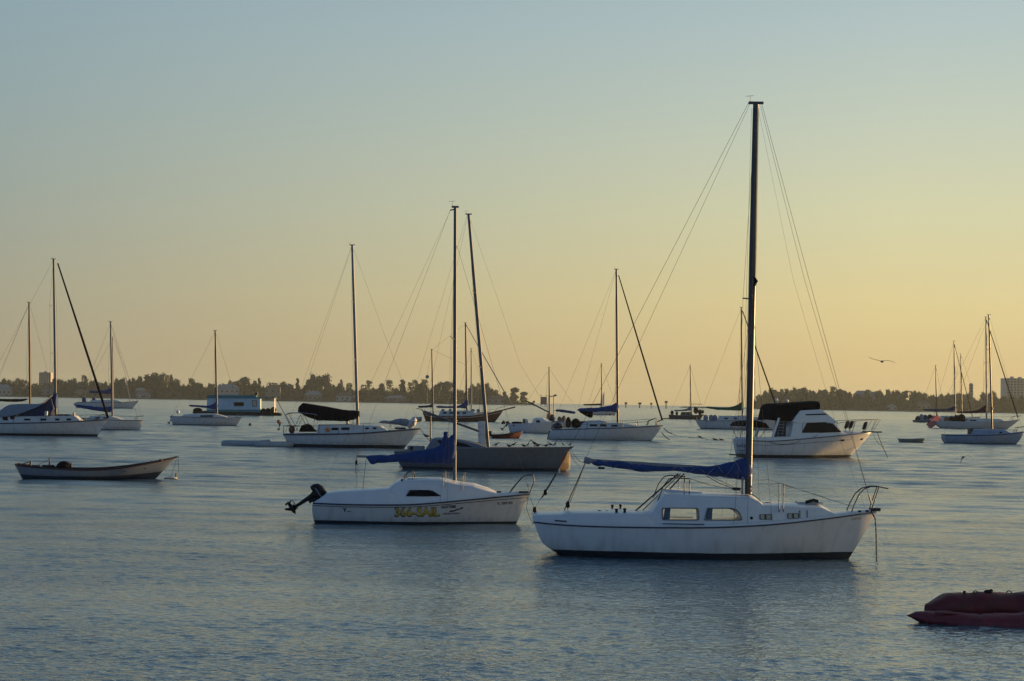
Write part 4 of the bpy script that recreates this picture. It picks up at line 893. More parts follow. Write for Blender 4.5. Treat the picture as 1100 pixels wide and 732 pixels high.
# ================================================================== 3. generic builder for the other sailing boats
def sailer(o, yaw, label, top, left, right, B, hullm, houses=(), masts=(), booms=(), covers=(), stays=(), furl=(), rails=(), posts=(), lines=(), wins=(), band=None, deck=None, housem=None, name='sailboat', cat='sailboat', group='sailboats at anchor', ts=0.7, um=0.45, **kw):
    fr = Frame(o[0], o[1], yaw); P = fr.xs; H = lambda px, py, y=0.0: (fr(px, py)[0], y, fr(px, py)[1])
    root = empty(name, fr.o, label, cat, group, yaw)
    hl = Hull(P(top), P(left), P(right), B, ts=ts, um=um, NU=24, NV=8, **kw); hl.mesh(hullm, root); hl.deck(deck or M['deckm'], root)
    if band: hl.rail(band[0], root, band[1], band[2], 'rub_rail', 0, 1, 0.004)
    caps = []
    for k, hs in enumerate(houses):
        outl, frac = hs[0], hs[1]
        ca = House(P(outl), lambda x: hl.sheer(x)-0.01 if len(hs) < 3 else hs[2], lambda x: max(0.15, hl.hw(x)*frac), 0.22, 0.06, 0.05); caps.append(ca)
        c = ca.mesh(housem or M['gel2'], root, 'cabin', 18)
        for wn in wins:
            if wn[0] != k: continue
            pg = wn[1] if isinstance(wn[1][0], (tuple, list)) else rounded(*wn[1], min(abs(wn[1][2]-wn[1][0]), abs(wn[1][3]-wn[1][1]))*0.2, 2)
            window(ca, P(pg), c, M['black'], wn[2] if len(wn) > 2 else M['glass_dark'], 0.01)
    r = rw(fr, 0.09)
    for i, mm in enumerate(masts):
        base, tp, w, m = mm[:4]; _, mb, mt = mast(fr, root, base, tp, w/fr.ppm/1.35, m, 0.8)
        sp = mm[4] if len(mm) > 4 else (0.5,)
        if sp: L = hl.B*0.33; spreaders(root, mb, mt, sp, L, max(0.02, 0.25/fr.ppm), m); shrouds(root, hl, mb, mt, sp, L, r, M['wire'], (-0.5,))
    for a, c, w, m in booms: MB().tube([H(*a), H(*c)], w/fr.ppm/2, 8).build('boom', m, root)
    for pr, m, wd in covers: cover(fr, root, pr, m, wid=wd, lump=0.04, n=26)
    for pts in stays: wire(root, [H(*p) for p in pts], r, M['wire'], 'stay')
    for a, c, w, m in furl: MB().tube([H(*a), (lerp(H(*a)[0], H(*c)[0], 0.5), 0, lerp(H(*a)[2], H(*c)[2], 0.5)), H(*c)], [w/fr.ppm*0.32, w/fr.ppm*0.5, w/fr.ppm*0.55], 8).build('furled_sail', m, root)
    for pts, w, nm in rails: rail_frame(fr, hl, root, pts, M['steel'], max(0.014, w/fr.ppm/2), nm)
    for px, yt, yb in posts: stanchion(fr, hl, root, px, yt, yb, M['steel'], max(0.01, 0.3/fr.ppm))
    for pts in lines: lifeline(fr, hl, root, pts, M['wire'], r)
    return root, fr, hl, H

WH = lambda n, c=(0.55, 0.55, 0.53), zb=0.12, **k: hull_mat(n, c, zb=zb, **k)
# ---- grey racing sloop with the birds on its foredeck
def grey_sloop():
    root, fr, hl, H = sailer((520, 505), 0, 'dull grey sloop with a raked mast and small birds standing along its foredeck', 
        [(424, 485), (440, 484), (457, 483.4), (490, 481.8), (522, 480.8), (564, 480.6), (613.7, 480.3)], [(424, 485), (430, 498), (434, 504)], [(613.7, 480.3), (607, 492), (599, 507)], 2.7,
        WH('grey_sloop_hull', (0.115, 0.125, 0.135), zb=0.13, grime=0.4), houses=(([(457, 484), (464.5, 472.5), (468, 471.4), (480, 471.2), (496, 473.2), (512, 476.3), (522, 480), (528, 481.2)], 0.6),),
        masts=(((524.4, 480.5), (503.4, 230.5), 3.6, M['alu'], (0.34, 0.66)),), stays=([(503.4, 231), (559, 392), (612.5, 480)], [(502, 231), (425, 485)], [(502.5, 232), (456, 441)]),
        posts=((571, 0, 0),)[:0], deck=mat('grey_deck', (0.16, 0.17, 0.18), 0.8), housem=mat('grey_cabin', (0.13, 0.15, 0.18), 0.5), wins=((0, [(470.5, 473), (482, 472.8), (500, 476.5), (508, 480), (486, 479), (475, 478.5)]),), ts=0.6)
    MB().tube([H(521.5, 466), H(455, 442)], 0.055, 8).build('boom', M['alu'], root)
    rings = []
    for i in range(13):
        t = i/12; w = 0.07+0.05*noise.noise(Vector((t*7, 1, 2)))
        xl, xr = lerp(514.6, 513.6, t)+0.4*sin(i*1.7), lerp(522.5, 521.5, t); z = H(0, lerp(479, 444, t))[2]
        x0, x1 = H(xl, 460)[0], H(xr, 460)[0]; c = (x0+x1)/2; hwid = (x1-x0)/2
        rings.append([(c+hwid*cos(a)*(1+0.03*sin(5*a+i)), w*sin(a)*1.6, z) for a in [2*pi*k/14 for k in range(14)]])
    MB().loft(rings).build('folded_sail', M['white_cloth'], root, smooth=60)
    MB().tube([H(462.6, 484), H(462.6, 443)], 0.035, 6).build('stern_post', M['black'], root)
    MB().tube([H(442.6, 484, -0.4), H(442.8, 479.5, -0.4)], 0.09, 8).build('winch', M['black'], root)
    b = MB(); b.box(H(447, 482), (0.8, 0.9, 0.25)); b.build('cockpit_coaming', M['grey_cloth'], root, bevel=0.03)
    MB().prism([H(601, 481)[::2], H(613, 480.2)[::2], H(617, 479.6)[::2], H(613.3, 482.5)[::2]], -0.08, 0.08).build('bow_fitting', M['black'], root)
    for a, c in ((H(612.5, 481.5), H(627, 497)), (H(612, 484), H(623, 501))): wire(root, sag(a, c, 0.15), 0.010, M['rope'], 'mooring_line')
    # canvas hanging under the bow, caught by the sun
    c0 = H(609.5, 484.5); bx = [(609.6, 485), (612, 486.5), (612.6, 494), (612, 504), (607, 505.6), (601.6, 505.2), (600.6, 502.6), (605, 495), (608, 489)]
    q = [(H(*p)[0]-c0[0], H(*p)[2]-c0[2]) for p in bx]; cx = sum(p[0] for p in q)/9; cz = sum(p[1] for p in q)/9
    bb = MB(); rings = []
    for k, (s, y) in enumerate(((0.25, -0.17), (0.8, -0.13), (1, -0.03), (1, 0.05), (0.8, 0.13), (0.25, 0.17))):
        rings.append([(cx+(x-cx)*s, y+(0.07*sin(3*x*9+z*4) if k in (0, 1) else 0), cz+(z-cz)*s) for x, z in q])
    bag = bb.loft(rings).build('canvas_bag', cloth_lit('tan_canvas', (0.72, 0.56, 0.32), 0.4), None, smooth=60)
    bag.location = Vector(c0)+fr.o; bag.location.y += 0.02
    tag(bag, 'sunlit tan canvas bag hanging to the water under the grey sloop bow', 'bag')
    return fr, hl
gfr, ghl = grey_sloop()

# ---- sloop with the black sail cover and bimini
def black_cover_sloop():
    root, fr, hl, H = sailer((375, 481), 0, 'white cruising sloop with a black sail cover over its cockpit', 
        [(306, 465.9), (325, 465.8), (342, 465.6), (387, 464.6), (420, 462.3), (452.6, 459.5)], [(306, 465.9), (309, 473), (313, 481.5)], [(452.6, 459.5), (446, 468), (434, 482)], 3.1,
        WH('cruising_sloop_hull', (0.52, 0.53, 0.52), zb=0.22, bottom=(0.02, 0.025, 0.035)), band=(M['navy_trim'], 0.955, 0.05),
        houses=(([(341, 466), (343, 457), (373, 456.8), (387, 457.5), (402, 457.8), (410, 458.4), (416, 462.5)], 0.62),),
        masts=(((384.3, 457), (378.4, 263.5), 3.2, M['alu_pale'], (0.36, 0.68)),),
        stays=([(378.4, 264), (412, 357), (451.5, 459)], [(378, 264), (306.5, 465)], [(378, 265), (322, 434)]),
        rails=(([(440, 461), (444, 453.5), (452, 452.8)], 0.8, 'pulpit'), ([(306.5, 465), (306.5, 457.5), (318, 457.8)], 0.8, 'pushpit')), lines=([(318, 458), (444, 453)],),
        posts=((345, 457.5, 465), (366, 457, 465), (392, 456, 464), (420, 455, 462)),
        wins=((0, (357.5, 459.5, 364.5, 462)), (0, (368, 459.2, 376.5, 461.8)), (0, (393.5, 459.3, 397.2, 461)), (0, (401.5, 459.2, 405.2, 460.9))))
    MB().loft([[H(px, py+dy*0.15, y) for dy, y in ((0, -1.1), (-2, -0.6), (-3.4, 0), (-2, 0.6), (0, 1.1), (3, 1.05), (1, 0), (3, -1.05))] for px, py in ((308, 445.5), (312, 443.9), (325, 443.6), (338, 445), (341.5, 446))]).build('bimini', M['grey_cloth'], root)
    b = MB()
    for a, c in (((309, 446), (318, 463)), ((325, 445), (316, 464)), ((340, 446), (338.5, 464)), ((325, 446), (334, 464))):
        for y in (-1, 1): b.tube([H(*a, y), H(*c, y)], 0.018, 6)
    b.build('bimini_frame', M['steel'], root)
    MB().loft([[H(px, lerp(464, yt, k), y) for k, y in ((0, -0.9), (0.7, -0.85), (1, -0.5), (1, 0.5), (0.7, 0.85), (0, 0.9))] for px, yt in ((323, 461), (325, 457), (330, 455.4), (334, 457), (337, 461), (340, 464))]).build('dodger', M['black_cloth'], root)
    MB().ball(H(314, 461.5, -0.3), (0.22, 0.2, 0.28)).build('cockpit_locker', M['wood'], root)
    MB().ball(H(353.8, 461.6, -1.0), (0.16, 0.08, 0.16)).build('life_ring', M['orange'], root)
    MB().loft([[(x+r*cos(k), -0.15+r*sin(k), z) for k in [2*pi*j/10 for j in range(10)]] for x, z, r in [(H(382.8+d, 0)[0], H(0, y)[2], r) for d, y, r in ((0.3, 457, 0.12), (0.6, 454, 0.16), (0, 450, 0.13), (-0.5, 447, 0.08), (0, 444, 0.04))]]).build('furled_staysail', M['white_cloth'], root)
    rings = []
    for i in range(31):
        px = lerp(321, 386, i/30); yt = interp([(321, 437), (325.5, 432.8), (352, 437), (369.4, 440.4), (386, 441.5)], px); yb = interp([(321, 442.3), (330, 447.6), (342, 451.8), (373, 452.8), (380, 451), (386, 448)], px)
        x, zt = H(px, yt)[::2]; zb = H(px, yb)[2]; f = 0.04*noise.noise(Vector((i*0.5, 2, 1))); w = 0.55+0.12*sin(i*1.3); rings.append([(x, -w, zb+f), (x, -w*0.7, lerp(zb, zt, 0.42)+f), (x, -0.16, zt-0.05), (x, 0, zt+f*0.5), (x, 0.16, zt-0.05), (x, w*0.7, lerp(zb, zt, 0.42)-f), (x, w, zb-f), (x, 0, zb+0.1)])
    MB().loft(rings).build('sail_cover', M['black_cloth'], root, smooth=40)
    b = cover(fr, root, [(407, 452.6, 455), (413, 452, 455.5), (420, 452.3, 456), (426, 450, 456.5), (434, 449.8, 458), (441, 450.6, 459)], M['grey_cloth'], 'deck_bundle', 0.3, n=18)
    cover(fr, root, [(437, 454.5, 459.8), (441, 450.3, 459.7), (445, 448.6, 458.6), (448, 449.8, 455)], M['white_cloth'], 'sail_bag', 0.32, n=14)
    MB().box(H(430, 460.3), (0.75, 0.6, 0.12)).build('fore_hatch', M['black'], root, bevel=0.02)
    outboard(root, H(302, 458)[0], H(302, 456)[2], 0.42, radians(5), M['black'], y=-0.5, name='rail_outboard')
    MB().ball(H(300.7, 453, -0.75), (0.12, 0.06, 0.13)).build('motor_sun_glow', M['orange'], root)  # orange ball paints the sun's glow on the rail outboard
    MB().tube([H(296.5, 428), H(304, 442), H(316, 466)], 0.02, 6).build('davit_pole', M['black'], root)
    for a in (H(452, 461), H(451, 461)): wire(root, sag(a, (a[0]+1.3, -0.5, 0), 0.1), 0.012, M['rope'], 'mooring_line')
    MB().tube([(H(391, 0)[0], hl.side_y(H(391, 0)[0], H(0, 474)[2])-0.0, H(0, 473)[2]), (H(391, 0)[0], hl.side_y(H(391, 0)[0], H(0, 474)[2])-0.01, H(0, 476)[2])], 0.05, 6).build('through_hull', M['black'], root)
black_cover_sloop()

# ---- small sloop in front of the houseboat
r7, f7, h7, H7 = sailer((220, 457), 0, 'small white sloop in front of the blue houseboat, with a blue sail cover', 
    [(184, 447.3), (200, 447.6), (217, 448.2), (240, 448.6), (260, 448.4)], [(184, 447.3), (185.5, 453), (187.5, 458)], [(260, 448.4), (257, 453), (253, 458.5)], 2.5, WH('small_sloop_hull', (0.50, 0.50, 0.49), zb=0.08), band=(M['navy_trim'], 0.97, 0.03),
    houses=(([(196, 448), (198, 445.6), (215, 444.8), (232, 444.9), (238, 446.4), (244, 448.3)], 0.66),), wins=((0, (216.5, 446.3, 230, 447.9)),),
    masts=(((233, 446), (231.2, 355.5), 2.1, M['mast_dark']),), covers=(([(202.8, 435, 436.8), (212, 435.3, 437.5), (222, 436, 438.5), (228, 434.5, 439.8), (232, 431.5, 440), (234, 432.5, 440)], M['blue_cloth'], 0.2),),
    stays=([(231.2, 356), (259.5, 448)], [(231.2, 356), (185, 447)]), rails=(([(254, 448), (256, 444.5), (261, 444.5)], 0.6, 'pulpit'),))
outboard(r7, H7(186, 448)[0]-0.1, H7(186, 450)[2], 0.75, radians(25)); MB().ball(H7(191.5, 442.6, -0.2), 0.22).build('life_ring', M['buoy'], r7)

# ---- white sloop with the wide blue cover and black furled headsail
def furler_sloop():
    root, fr, hl, H = sailer((645, 473), 0, 'white sloop in the middle with a blue boom cover and a black furled headsail', 
        [(592.5, 461.2), (610, 460.6), (630, 460), (675, 458.6), (695, 457.6), (712.5, 456.6)], [(592.5, 461.2), (590, 466), (588, 472), (589, 475)], [(712.5, 456.6), (707, 464.5), (699, 475)], 3.3,
        WH('furler_sloop_hull', (0.53, 0.54, 0.54), zb=0.05), band=(M['navy_trim'], 0.96, 0.04),
        houses=(([(622, 460.5), (625, 455.5), (631.6, 452.6), (645, 452), (655, 454.6), (668, 455), (681, 457), (686, 458.8)], 0.6),), wins=((0, (633, 456, 641, 458)), (0, (644, 456, 651, 458)), (0, (656, 456.6, 663, 458.2))),
        masts=(((663.6, 456), (662.1, 289.5), 2.5, M['mast_dark'], (0.38, 0.68)),), 
        covers=(([(620.4, 438.6, 442.3), (633, 438.4, 443), (645, 437.6, 442.6), (655, 435.8, 442.5), (661, 433.2, 443), (665, 431.3, 443)], M['blue_cloth'], 0.28), ([(622, 441, 442.4), (628, 441.2, 446.5), (633, 441.8, 448.8), (636.5, 442, 448.5), (637.6, 442.2, 446)], M['black_cloth'], 0.75)),
        stays=([(662, 290), (592, 461)], [(662, 290), (621, 438.5)]), furl=(((664.5, 296), (711.5, 452), 1.7, M['black_cloth']),),
        rails=(([(695, 457), (697, 452), (704.5, 449.4), (705, 457)], 0.9, 'pulpit'), ([(593, 461), (593, 453.5), (606, 453.3), (606, 460)], 0.8, 'pushpit')), lines=([(606, 453.3), (668, 452.4), (697, 450.4)], [(606, 456.5), (668, 455), (697, 453)]),
        posts=((630, 453.4, 460), (650, 453, 459.5), (668, 452.4, 459), (684, 451.5, 458.5)))
    for px, py, s, m in ((599, 458, (0.45, 0.5, 0.35), 'navy_trim'), (610.5, 454, (0.25, 0.25, 0.5), 'black'), (618.5, 455, (0.42, 0.5, 0.45), 'black_cloth'), (628, 456.5, (0.6, 0.6, 0.35), 'navy_cloth')):
        MB().ball(H(px, py), s, 12, 8).build('cockpit_gear', M[m], root, smooth=60)
    MB().tube([H(706, 453.5), H(712.5, 450), H(719, 449.8)], 0.05, 6).build('bow_anchor', M['wood'], root)
    MB().prism([H(*p)[::2] for p in ((590, 463), (592, 463), (588.6, 474), (586.8, 474))], -0.05, 0.05).build('rudder', M['black'], root)
    for a, c in (((711, 465), (719.5, 472.5)), ((713, 460), (722, 466))): wire(root, sag(H(*a), H(*c), 0.1), 0.04, M['rope'], 'mooring_line')
furler_sloop()

# ---- ketch with the wooden bow
def ketch():
    root, fr, hl, H = sailer((495, 453), 0, 'dark wooden ketch with two masts and a long bowsprit', 
        [(454.5, 443.8), (465, 446.2), (485, 447.2), (505, 446.8), (520, 444.8), (535, 441.2), (541, 440)], [(454.5, 443.8), (456.5, 449), (458, 454)], [(541, 440), (537.5, 446), (530.5, 455)], 3.7,
        hull_mat('ketch_hull', (0.10, 0.040, 0.020), zb=0.15, band=None, bottom=(0.02, 0.01, 0.01)), band=(M['wood'], 0.97, 0.07),
        houses=(([(471, 447), (473, 442), (499, 441.4), (509, 442), (512, 446)], 0.6),), wins=tuple((0, (x, 443, x+4, 444.6)) for x in (476, 483, 490, 497)),
        masts=(((465.4, 446), (463.8, 375.5), 1.5, M['wood_mast']), ((501.7, 446), (500, 347), 1.9, M['wood_mast'], (0.52,))),
        covers=(([(449, 436, 438.3), (456, 436, 438.2), (462, 435, 438), (466, 432.5, 438)], M['navy_cloth'], 0.3), ([(468.5, 435.8, 438.6), (480, 436.4, 438.6), (492, 436, 438.6), (498, 433, 439), (501, 428.5, 439), (503.5, 428, 439)], M['blue_cloth'], 0.35)),
        stays=([(500, 348), (464, 376), (452, 437)], [(464, 376), (500, 392)], [(500, 348), (551, 437)], [(541, 440), (551.5, 437.6)]), furl=(((500.6, 349), (549.5, 434.5), 1.0, M['grey_cloth']),),
        rails=(([(531, 443), (534, 439), (550, 434.5)], 0.4, 'pulpit'),), lines=([(460, 442.5), (495, 443), (531, 440)],), deck=M['teak'])
    MB().tube([H(533, 442.6), H(553.5, 437.4)], 0.11, 8).build('bowsprit', M['wood'], root)
    hl.rail(M['white'], root, 0.80, 0.03, 'stripe', 0.02, 0.98, 0.01)
    b = MB()
    for y in (-0.8, 0.8): b.tube([H(457, 446, y), H(453, 440, y), H(447.5, 439, y)], 0.05, 6)
    b.build('davits', M['steel'], root)
    bb = MB(); rings = []
    for t in [i/8 for i in range(9)]:
        w = 0.75*(1-abs(t-0.45)**3*4.5); rings.append([H(lerp(443.2, 453.2, t), 0)[0:1][0] and (H(lerp(443.2, 453.2, t), 442)[0], y*max(0.1, w), H(0, 0+z)[2]) for y, z in ((-1, 440.6), (-0.8, 443.5), (0, 444.8), (0.8, 443.5), (1, 440.6))])
    tender = bb.loft([[(x, y, z) for x, y, z in r] for r in rings]).build('hanging_dinghy', M['gel'], None)
    tender.location = fr.o; tag(tender, 'small white dinghy hung from davits behind the wooden ketch', 'dinghy')
    MB().ball(H(459, 405), (0.3, 0.1, 0.3)).build('wind_generator', M['grey_cloth'], root)
    wire(root, [H(459, 405), H(459, 444)], 0.03, M['steel'], 'pole')
    for px in (476, 484, 508, 514): MB().ball(H(px, 441.3, 0.3), (0.35, 0.4, 0.28)).build('deck_gear', M['grey_cloth'], root)
ketch()

# ---- green covered sloop
sail_green = sailer((795, 461.5), 0, 'white sloop with a dark green sail cover behind the motor yacht', 
    [(748, 451.4), (760, 451.9), (785, 451.8), (805, 451.2), (825, 450), (842, 448.6)], [(748, 451.4), (750, 456), (754, 462)], [(842, 448.6), (838, 454), (830, 462.5)], 3.6, WH('green_sloop_hull', (0.53, 0.53, 0.51), zb=0.1), band=(M['navy_trim'], 0.97, 0.04),
    houses=(([(771, 452), (772.5, 447.4), (796, 447.2), (814, 448.4), (818, 451)], 0.62),), wins=tuple((0, (x, 449, x+4, 450.4)) for x in (777, 787, 802)),
    masts=(((797.6, 449), (796.4, 330.5), 1.9, M['alu'], (0.36, 0.66)),), covers=(([(757.8, 436.6, 438.6), (770, 437.5, 440.4), (782, 437.6, 441), (791, 435.5, 441.3), (796, 432.3, 441.4), (798.5, 431.5, 441.2)], M['green_cloth'], 0.35),),
    stays=([(796.4, 331), (750, 451)],), furl=(((797.6, 334), (838.5, 449.5), 1.5, M['black_cloth']),), rails=(([(749, 451), (749, 446.5), (757, 446.5)], 0.5, 'pushpit'), ([(832, 449.5), (834, 445), (842, 444)], 0.5, 'pulpit')), lines=([(757, 446.7), (790, 447), (833, 445.4)],))
for px in (758, 764, 768): MB().ball(sail_green[3](px, 449.5), (0.35, 0.4, 0.5)).build('cockpit_gear', M['grey_cloth'], sail_green[0])

# ---- the big sloop cut by the left edge, with the tarpaulin
def left_sloop():
    root, fr, hl, H = sailer((40, 468), 0, 'long white sloop at the left edge with a pale tarpaulin over its boom', 
        [(-36, 454.6), (0, 454.2), (45, 453.5), (87, 452), (116, 450.2)], [(-36, 454.6), (-34, 460), (-31, 468)], [(116, 450.2), (110, 459), (104.5, 469)], 3.3,
        WH('left_sloop_hull', (0.53, 0.54, 0.54), zb=0.17), band=(M['navy_trim'], 0.96, 0.045),
        houses=(([(-8, 454), (-4, 448.2), (23, 447.6), (82, 447), (88, 452)], 0.62),), wins=tuple((0, (x0, 449.8, x1, 451.6)) for x0, x1 in ((7, 12), (29.5, 36), (46.6, 53), (62, 66.6), (74, 78.6))),
        masts=(((60, 449), (57.6, 278.5), 2.6, M['alu'], (0.4, 0.7)),),
        covers=(([(52, 427.5, 441), (56, 425.5, 440), (58.5, 422.5, 440), (61, 422.3, 439.5), (62, 424, 438)], M['blue_cloth'], 0.3),),
        stays=([(57.6, 279), (-35, 454)],), furl=(((62, 283), (116, 449), 2.4, M['black_cloth']),), rails=(([(104, 452), (107, 446), (116, 445)], 0.7, 'pulpit'),), lines=([(0, 447), (60, 446), (106, 446)],), posts=((20, 447, 454), (50, 446.3, 453), (90, 446, 452)))
    # tarpaulin draped over the boom, lower edge rising to the mast; dark blue awning side beneath it
    n = 22; rings = []
    topl = [(2, 440), (5, 437.5), (11, 434.9), (28, 434), (45, 433.4), (52, 428.6), (57.5, 424.8)]; low = [(2, 447.5), (8, 447.8), (22, 445), (34, 440.8), (45, 436.4), (52, 431.8), (57.5, 426.8)]
    for i in range(n+1):
        px = lerp(2, 57.5, i/n); yt, yl = smooth_interp(topl, px), smooth_interp(low, px); r = []
        for t, y in ((1, -0.95), (0.66, -0.8), (0.33, -0.52), (0.04, -0.14), (0, 0), (0.04, 0.14), (0.33, 0.52), (0.66, 0.8), (1, 0.95)):
            p = H(px, lerp(yt, yl, t)); w = 0.05*noise.noise(Vector((i*0.6, t*3, 1))); r.append((p[0], y+w, p[2]))
        rings.append(r+[(a, b*0.93, c-0.03) for a, b, c in r[::-1]])
    MB().loft(rings).build('tarpaulin', M['grey_cloth'], root, smooth=60)
    b = MB(); b.prism([H(*p)[::2] for p in ((20, 447.6), (24, 444.6), (40, 438.5), (57, 428), (59.5, 439), (56, 446.5), (50, 447.6))], -0.62, 0.62); b.build('awning', M['navy_cloth'], root, smooth=0, bevel=0.03)
    MB().tube([H(81, 447.6, -0.5), H(81, 443.6, -0.5)], 0.10, 8).build('deck_lantern', M['white_cloth'], root)
    MB().tube([H(52.5, 447.5, -0.9), H(52.8, 442, -0.85)], 0.13, 8).build('fuel_can', M['white_cloth'], root); MB().tube([H(82, 447.5, -0.5), H(87.5, 451.8, -0.6)], 0.035, 6).build('deck_pole', M['white'], root)
    for px in (9, 17): MB().ball(H(px, 449.5, -0.6), (0.4, 0.4, 0.25)).build('cockpit_gear', M['black_cloth'], root)
    for px in (66, 72): MB().ball(H(px, 446.7), (0.5, 0.5, 0.12)).build('deck_gear', M['black_cloth'], root)
left_sloop()

# ---- the others, farther off
sailer((22, 452), 0, 'sloop hidden behind the tarpaulin sloop, only its mast and dark boom showing', [(-18, 443), (10, 444), (40, 443.6), (64, 442.4)], [(-18, 443), (-16, 453)], [(64, 442.4), (58, 453)], 3.1, WH('hidden_left_hull'),
    houses=(([(0, 444), (2, 440.4), (36, 440), (42, 443.4)], 0.6),), masts=(((32.3, 441), (31.2, 325), 2.2, M['wood_mast'], (0.47,)),), covers=(([(-14, 428.6, 431.6), (0, 428.6, 431.4), (12, 428.8, 432), (22, 428.6, 431.6), (30, 428.3, 430)], M['black_cloth'], 0.25),),
    stays=([(31.2, 326), (-16, 443)], [(33, 331), (63, 443)], [(31.2, 326), (-12, 429)]))
sailer((125, 462), 0, 'white sloop right of the tarpaulin sloop, blue cover low on its boom', [(78, 448.8), (97.5, 449.4), (122, 450.6), (140, 451.2), (154, 451.4)], [(78, 448.8), (80, 455), (83, 463)], [(154, 451.4), (150, 463)], 2.6, WH('mid_left_hull', zb=0.06), band=(M['navy_trim'], 0.96, 0.03),
    houses=(([(96, 450), (98, 447.4), (122, 447.6), (132, 450.8)], 0.6),), wins=((0, (104, 448.3, 109, 449.6)), (0, (113, 448.5, 118, 449.8))), masts=(((120.8, 449), (118.8, 346), 2.0, M['alu'], (0.5,)),),
    covers=(([(80, 434.6, 436.6), (90, 435.5, 439), (100, 436.8, 441), (112, 437.6, 442.6), (119, 436.4, 443), (122, 436, 442.6)], M['blue_cloth'], 0.28),),
    stays=([(118.8, 347), (79, 449)], [(118.9, 347), (153.5, 451)], [(120, 352), (148, 450)]), rails=(([(145, 451.6), (147, 447.5), (155, 447)], 0.6, 'pulpit'),), lines=([(95, 445.6), (146, 447.7)],))
s18 = sailer((115, 438.6), 0, 'distant sloop nearest the left shore, with two blue cockpit seats and a blue cover', [(80, 434), (84, 432.2), (100, 432), (125, 432.4), (149, 431)], [(80, 434), (84, 439)], [(149, 431), (142.5, 439)], 3.8, WH('far_left_hull', zb=0.1), band=(M['navy_trim'], 0.95, 0.06),
    houses=(([(97, 432.4), (99, 430), (126, 430), (132, 432)], 0.6),), masts=(((121.6, 431), (121, 362), 1.3, M['alu_pale'], (0.5,)),), covers=(([(95.6, 419.8, 422.4), (105, 420, 422.6), (114, 418.8, 423.4), (119, 416.8, 423.8), (122, 416.5, 423.4)], M['blue_cloth'], 0.5),),
    stays=([(121, 363), (84, 432)], [(121, 363), (148, 431)]), furl=(((135, 405), (139.6, 431), 0.9, M['grey_cloth']),))
for px in (90.5, 101): MB().box(s18[3](px, 430), (0.9, 1.2, 1.3)).build('seat', M['blue_cloth'], s18[0], bevel=0.1)
sailer((646, 446), 0, 'distant sloop behind the blue covered sloop, with a thin dark boom', [(629, 441.6), (645, 441.8), (664, 441)], [(629, 441.6), (630, 446.6)], [(664, 441), (660, 446.6)], 3, WH('far_mid_hull'),
    masts=(((646.8, 441.5), (646, 390.5), 1.2, M['mast_dark'], (0.55,)),), covers=(([(626.5, 434.2, 435.8), (636, 434, 435.8), (646, 433.6, 435.6)], M['black_cloth'], 0.3),), stays=([(646, 391), (629.5, 441.5)], [(646, 391), (663.5, 441)]), houses=(([(638, 442), (639.5, 439.4), (652, 439.4), (655, 441.4)], 0.6),))
s13 = sailer((736, 450.5), 0, 'distant dark hulled sloop alone in the gap, with a grey boom cover and crowded deck', [(718.5, 445.6), (735, 446.4), (748, 446), (756, 445.2)], [(718.5, 445.6), (719, 451)], [(756, 445.2), (752, 451.5)], 3, WH('far_dark_hull', (0.05, 0.045, 0.05)), houses=(([(731, 446.5), (732, 443), (742, 443), (744, 446)], 0.6),),
    masts=(((742.6, 445), (741.4, 392.5), 1.2, M['mast_dark'], (0.55,)),), covers=(([(724, 440.2, 442.2), (731, 440.4, 442), (738, 439, 441.6), (742, 436, 440.8), (743.2, 435.8, 440)], M['grey_cloth'], 0.35),), stays=([(741.4, 393), (719.5, 445)], [(741.4, 393), (755.5, 445)]), wins=((0, (733, 444, 735, 445.6)), (0, (737.5, 444, 740, 445.6))), housem=M['teak'])
MB().box(s13[3](748.5, 434.3), (2.3, 2.2, 0.12)).build('bimini', M['grey_cloth'], s13[0], bevel=0.03)
for px in (745, 751.5): MB().tube([s13[3](px, 434.5, 0.8), s13[3](px, 445, 0.8)], 0.05, 6).build('bimini_frame', M['steel'], s13[0])
for px, py, s in ((722, 443.6, 0.5), (727, 444.2, 0.4), (747.6, 441, 0.75), (752, 443, 0.6), (755, 442.6, 0.4)): MB().ball(s13[3](px, py), (s*0.8, s, s*1.1), 8, 6).build('deck_gear', M['rope'], s13[0])

def distant(*a, **k): return sailer(*a, **k)
r20, f20, h20, H20 = sailer((1050, 460.8), 0, 'white sloop on the right with a maroon sail cover and striped stern flag', [(1003, 452.4), (1013, 452.4), (1039, 453.3), (1065, 453.1), (1082, 452.4), (1096, 450.6)], [(1003, 452.4), (1008, 458), (1014, 462)], [(1096, 450.6), (1090, 455.5), (1081, 462)], 3.9,
    WH('maroon_sloop_hull', (0.50, 0.49, 0.47), zb=0.08), houses=(([(1036, 453.4), (1038, 450.4), (1060, 449.8), (1074, 450.6), (1078, 452.6)], 0.6),), wins=((0, (1040, 451, 1047, 452.4)),),
    masts=(((1059.8, 451), (1059.2, 340.5), 1.7, M['alu_pale'], (0.55,)),), covers=(([(1027, 442, 444), (1038, 442, 444.3), (1048, 441.2, 444.2), (1054, 438.4, 444), (1058, 435.2, 443.8), (1060.6, 435.2, 443.4)], M['maroon_cloth'], 0.4),),
    stays=([(1059.2, 341), (1004, 452)],), furl=(((1059.8, 344), (1093.5, 449), 1.1, M['black_cloth']),), rails=(([(1086, 451.5), (1088, 447.5), (1097, 447)], 0.5, 'pulpit'),), lines=([(1010, 448), (1087, 448)],))
MB().loft([[(H20(px, 0)[0]+r*cos(a), r*0.6*sin(a)-0.3, H20(0, py)[2]) for a in [2*pi*k/8 for k in range(8)]] for px, py, r in ((1060.5, 450, 0.35), (1061, 446, 0.5), (1061, 442.5, 0.42), (1060.4, 440.6, 0.2))]).build('furled_staysail', M['white_cloth'], r20)
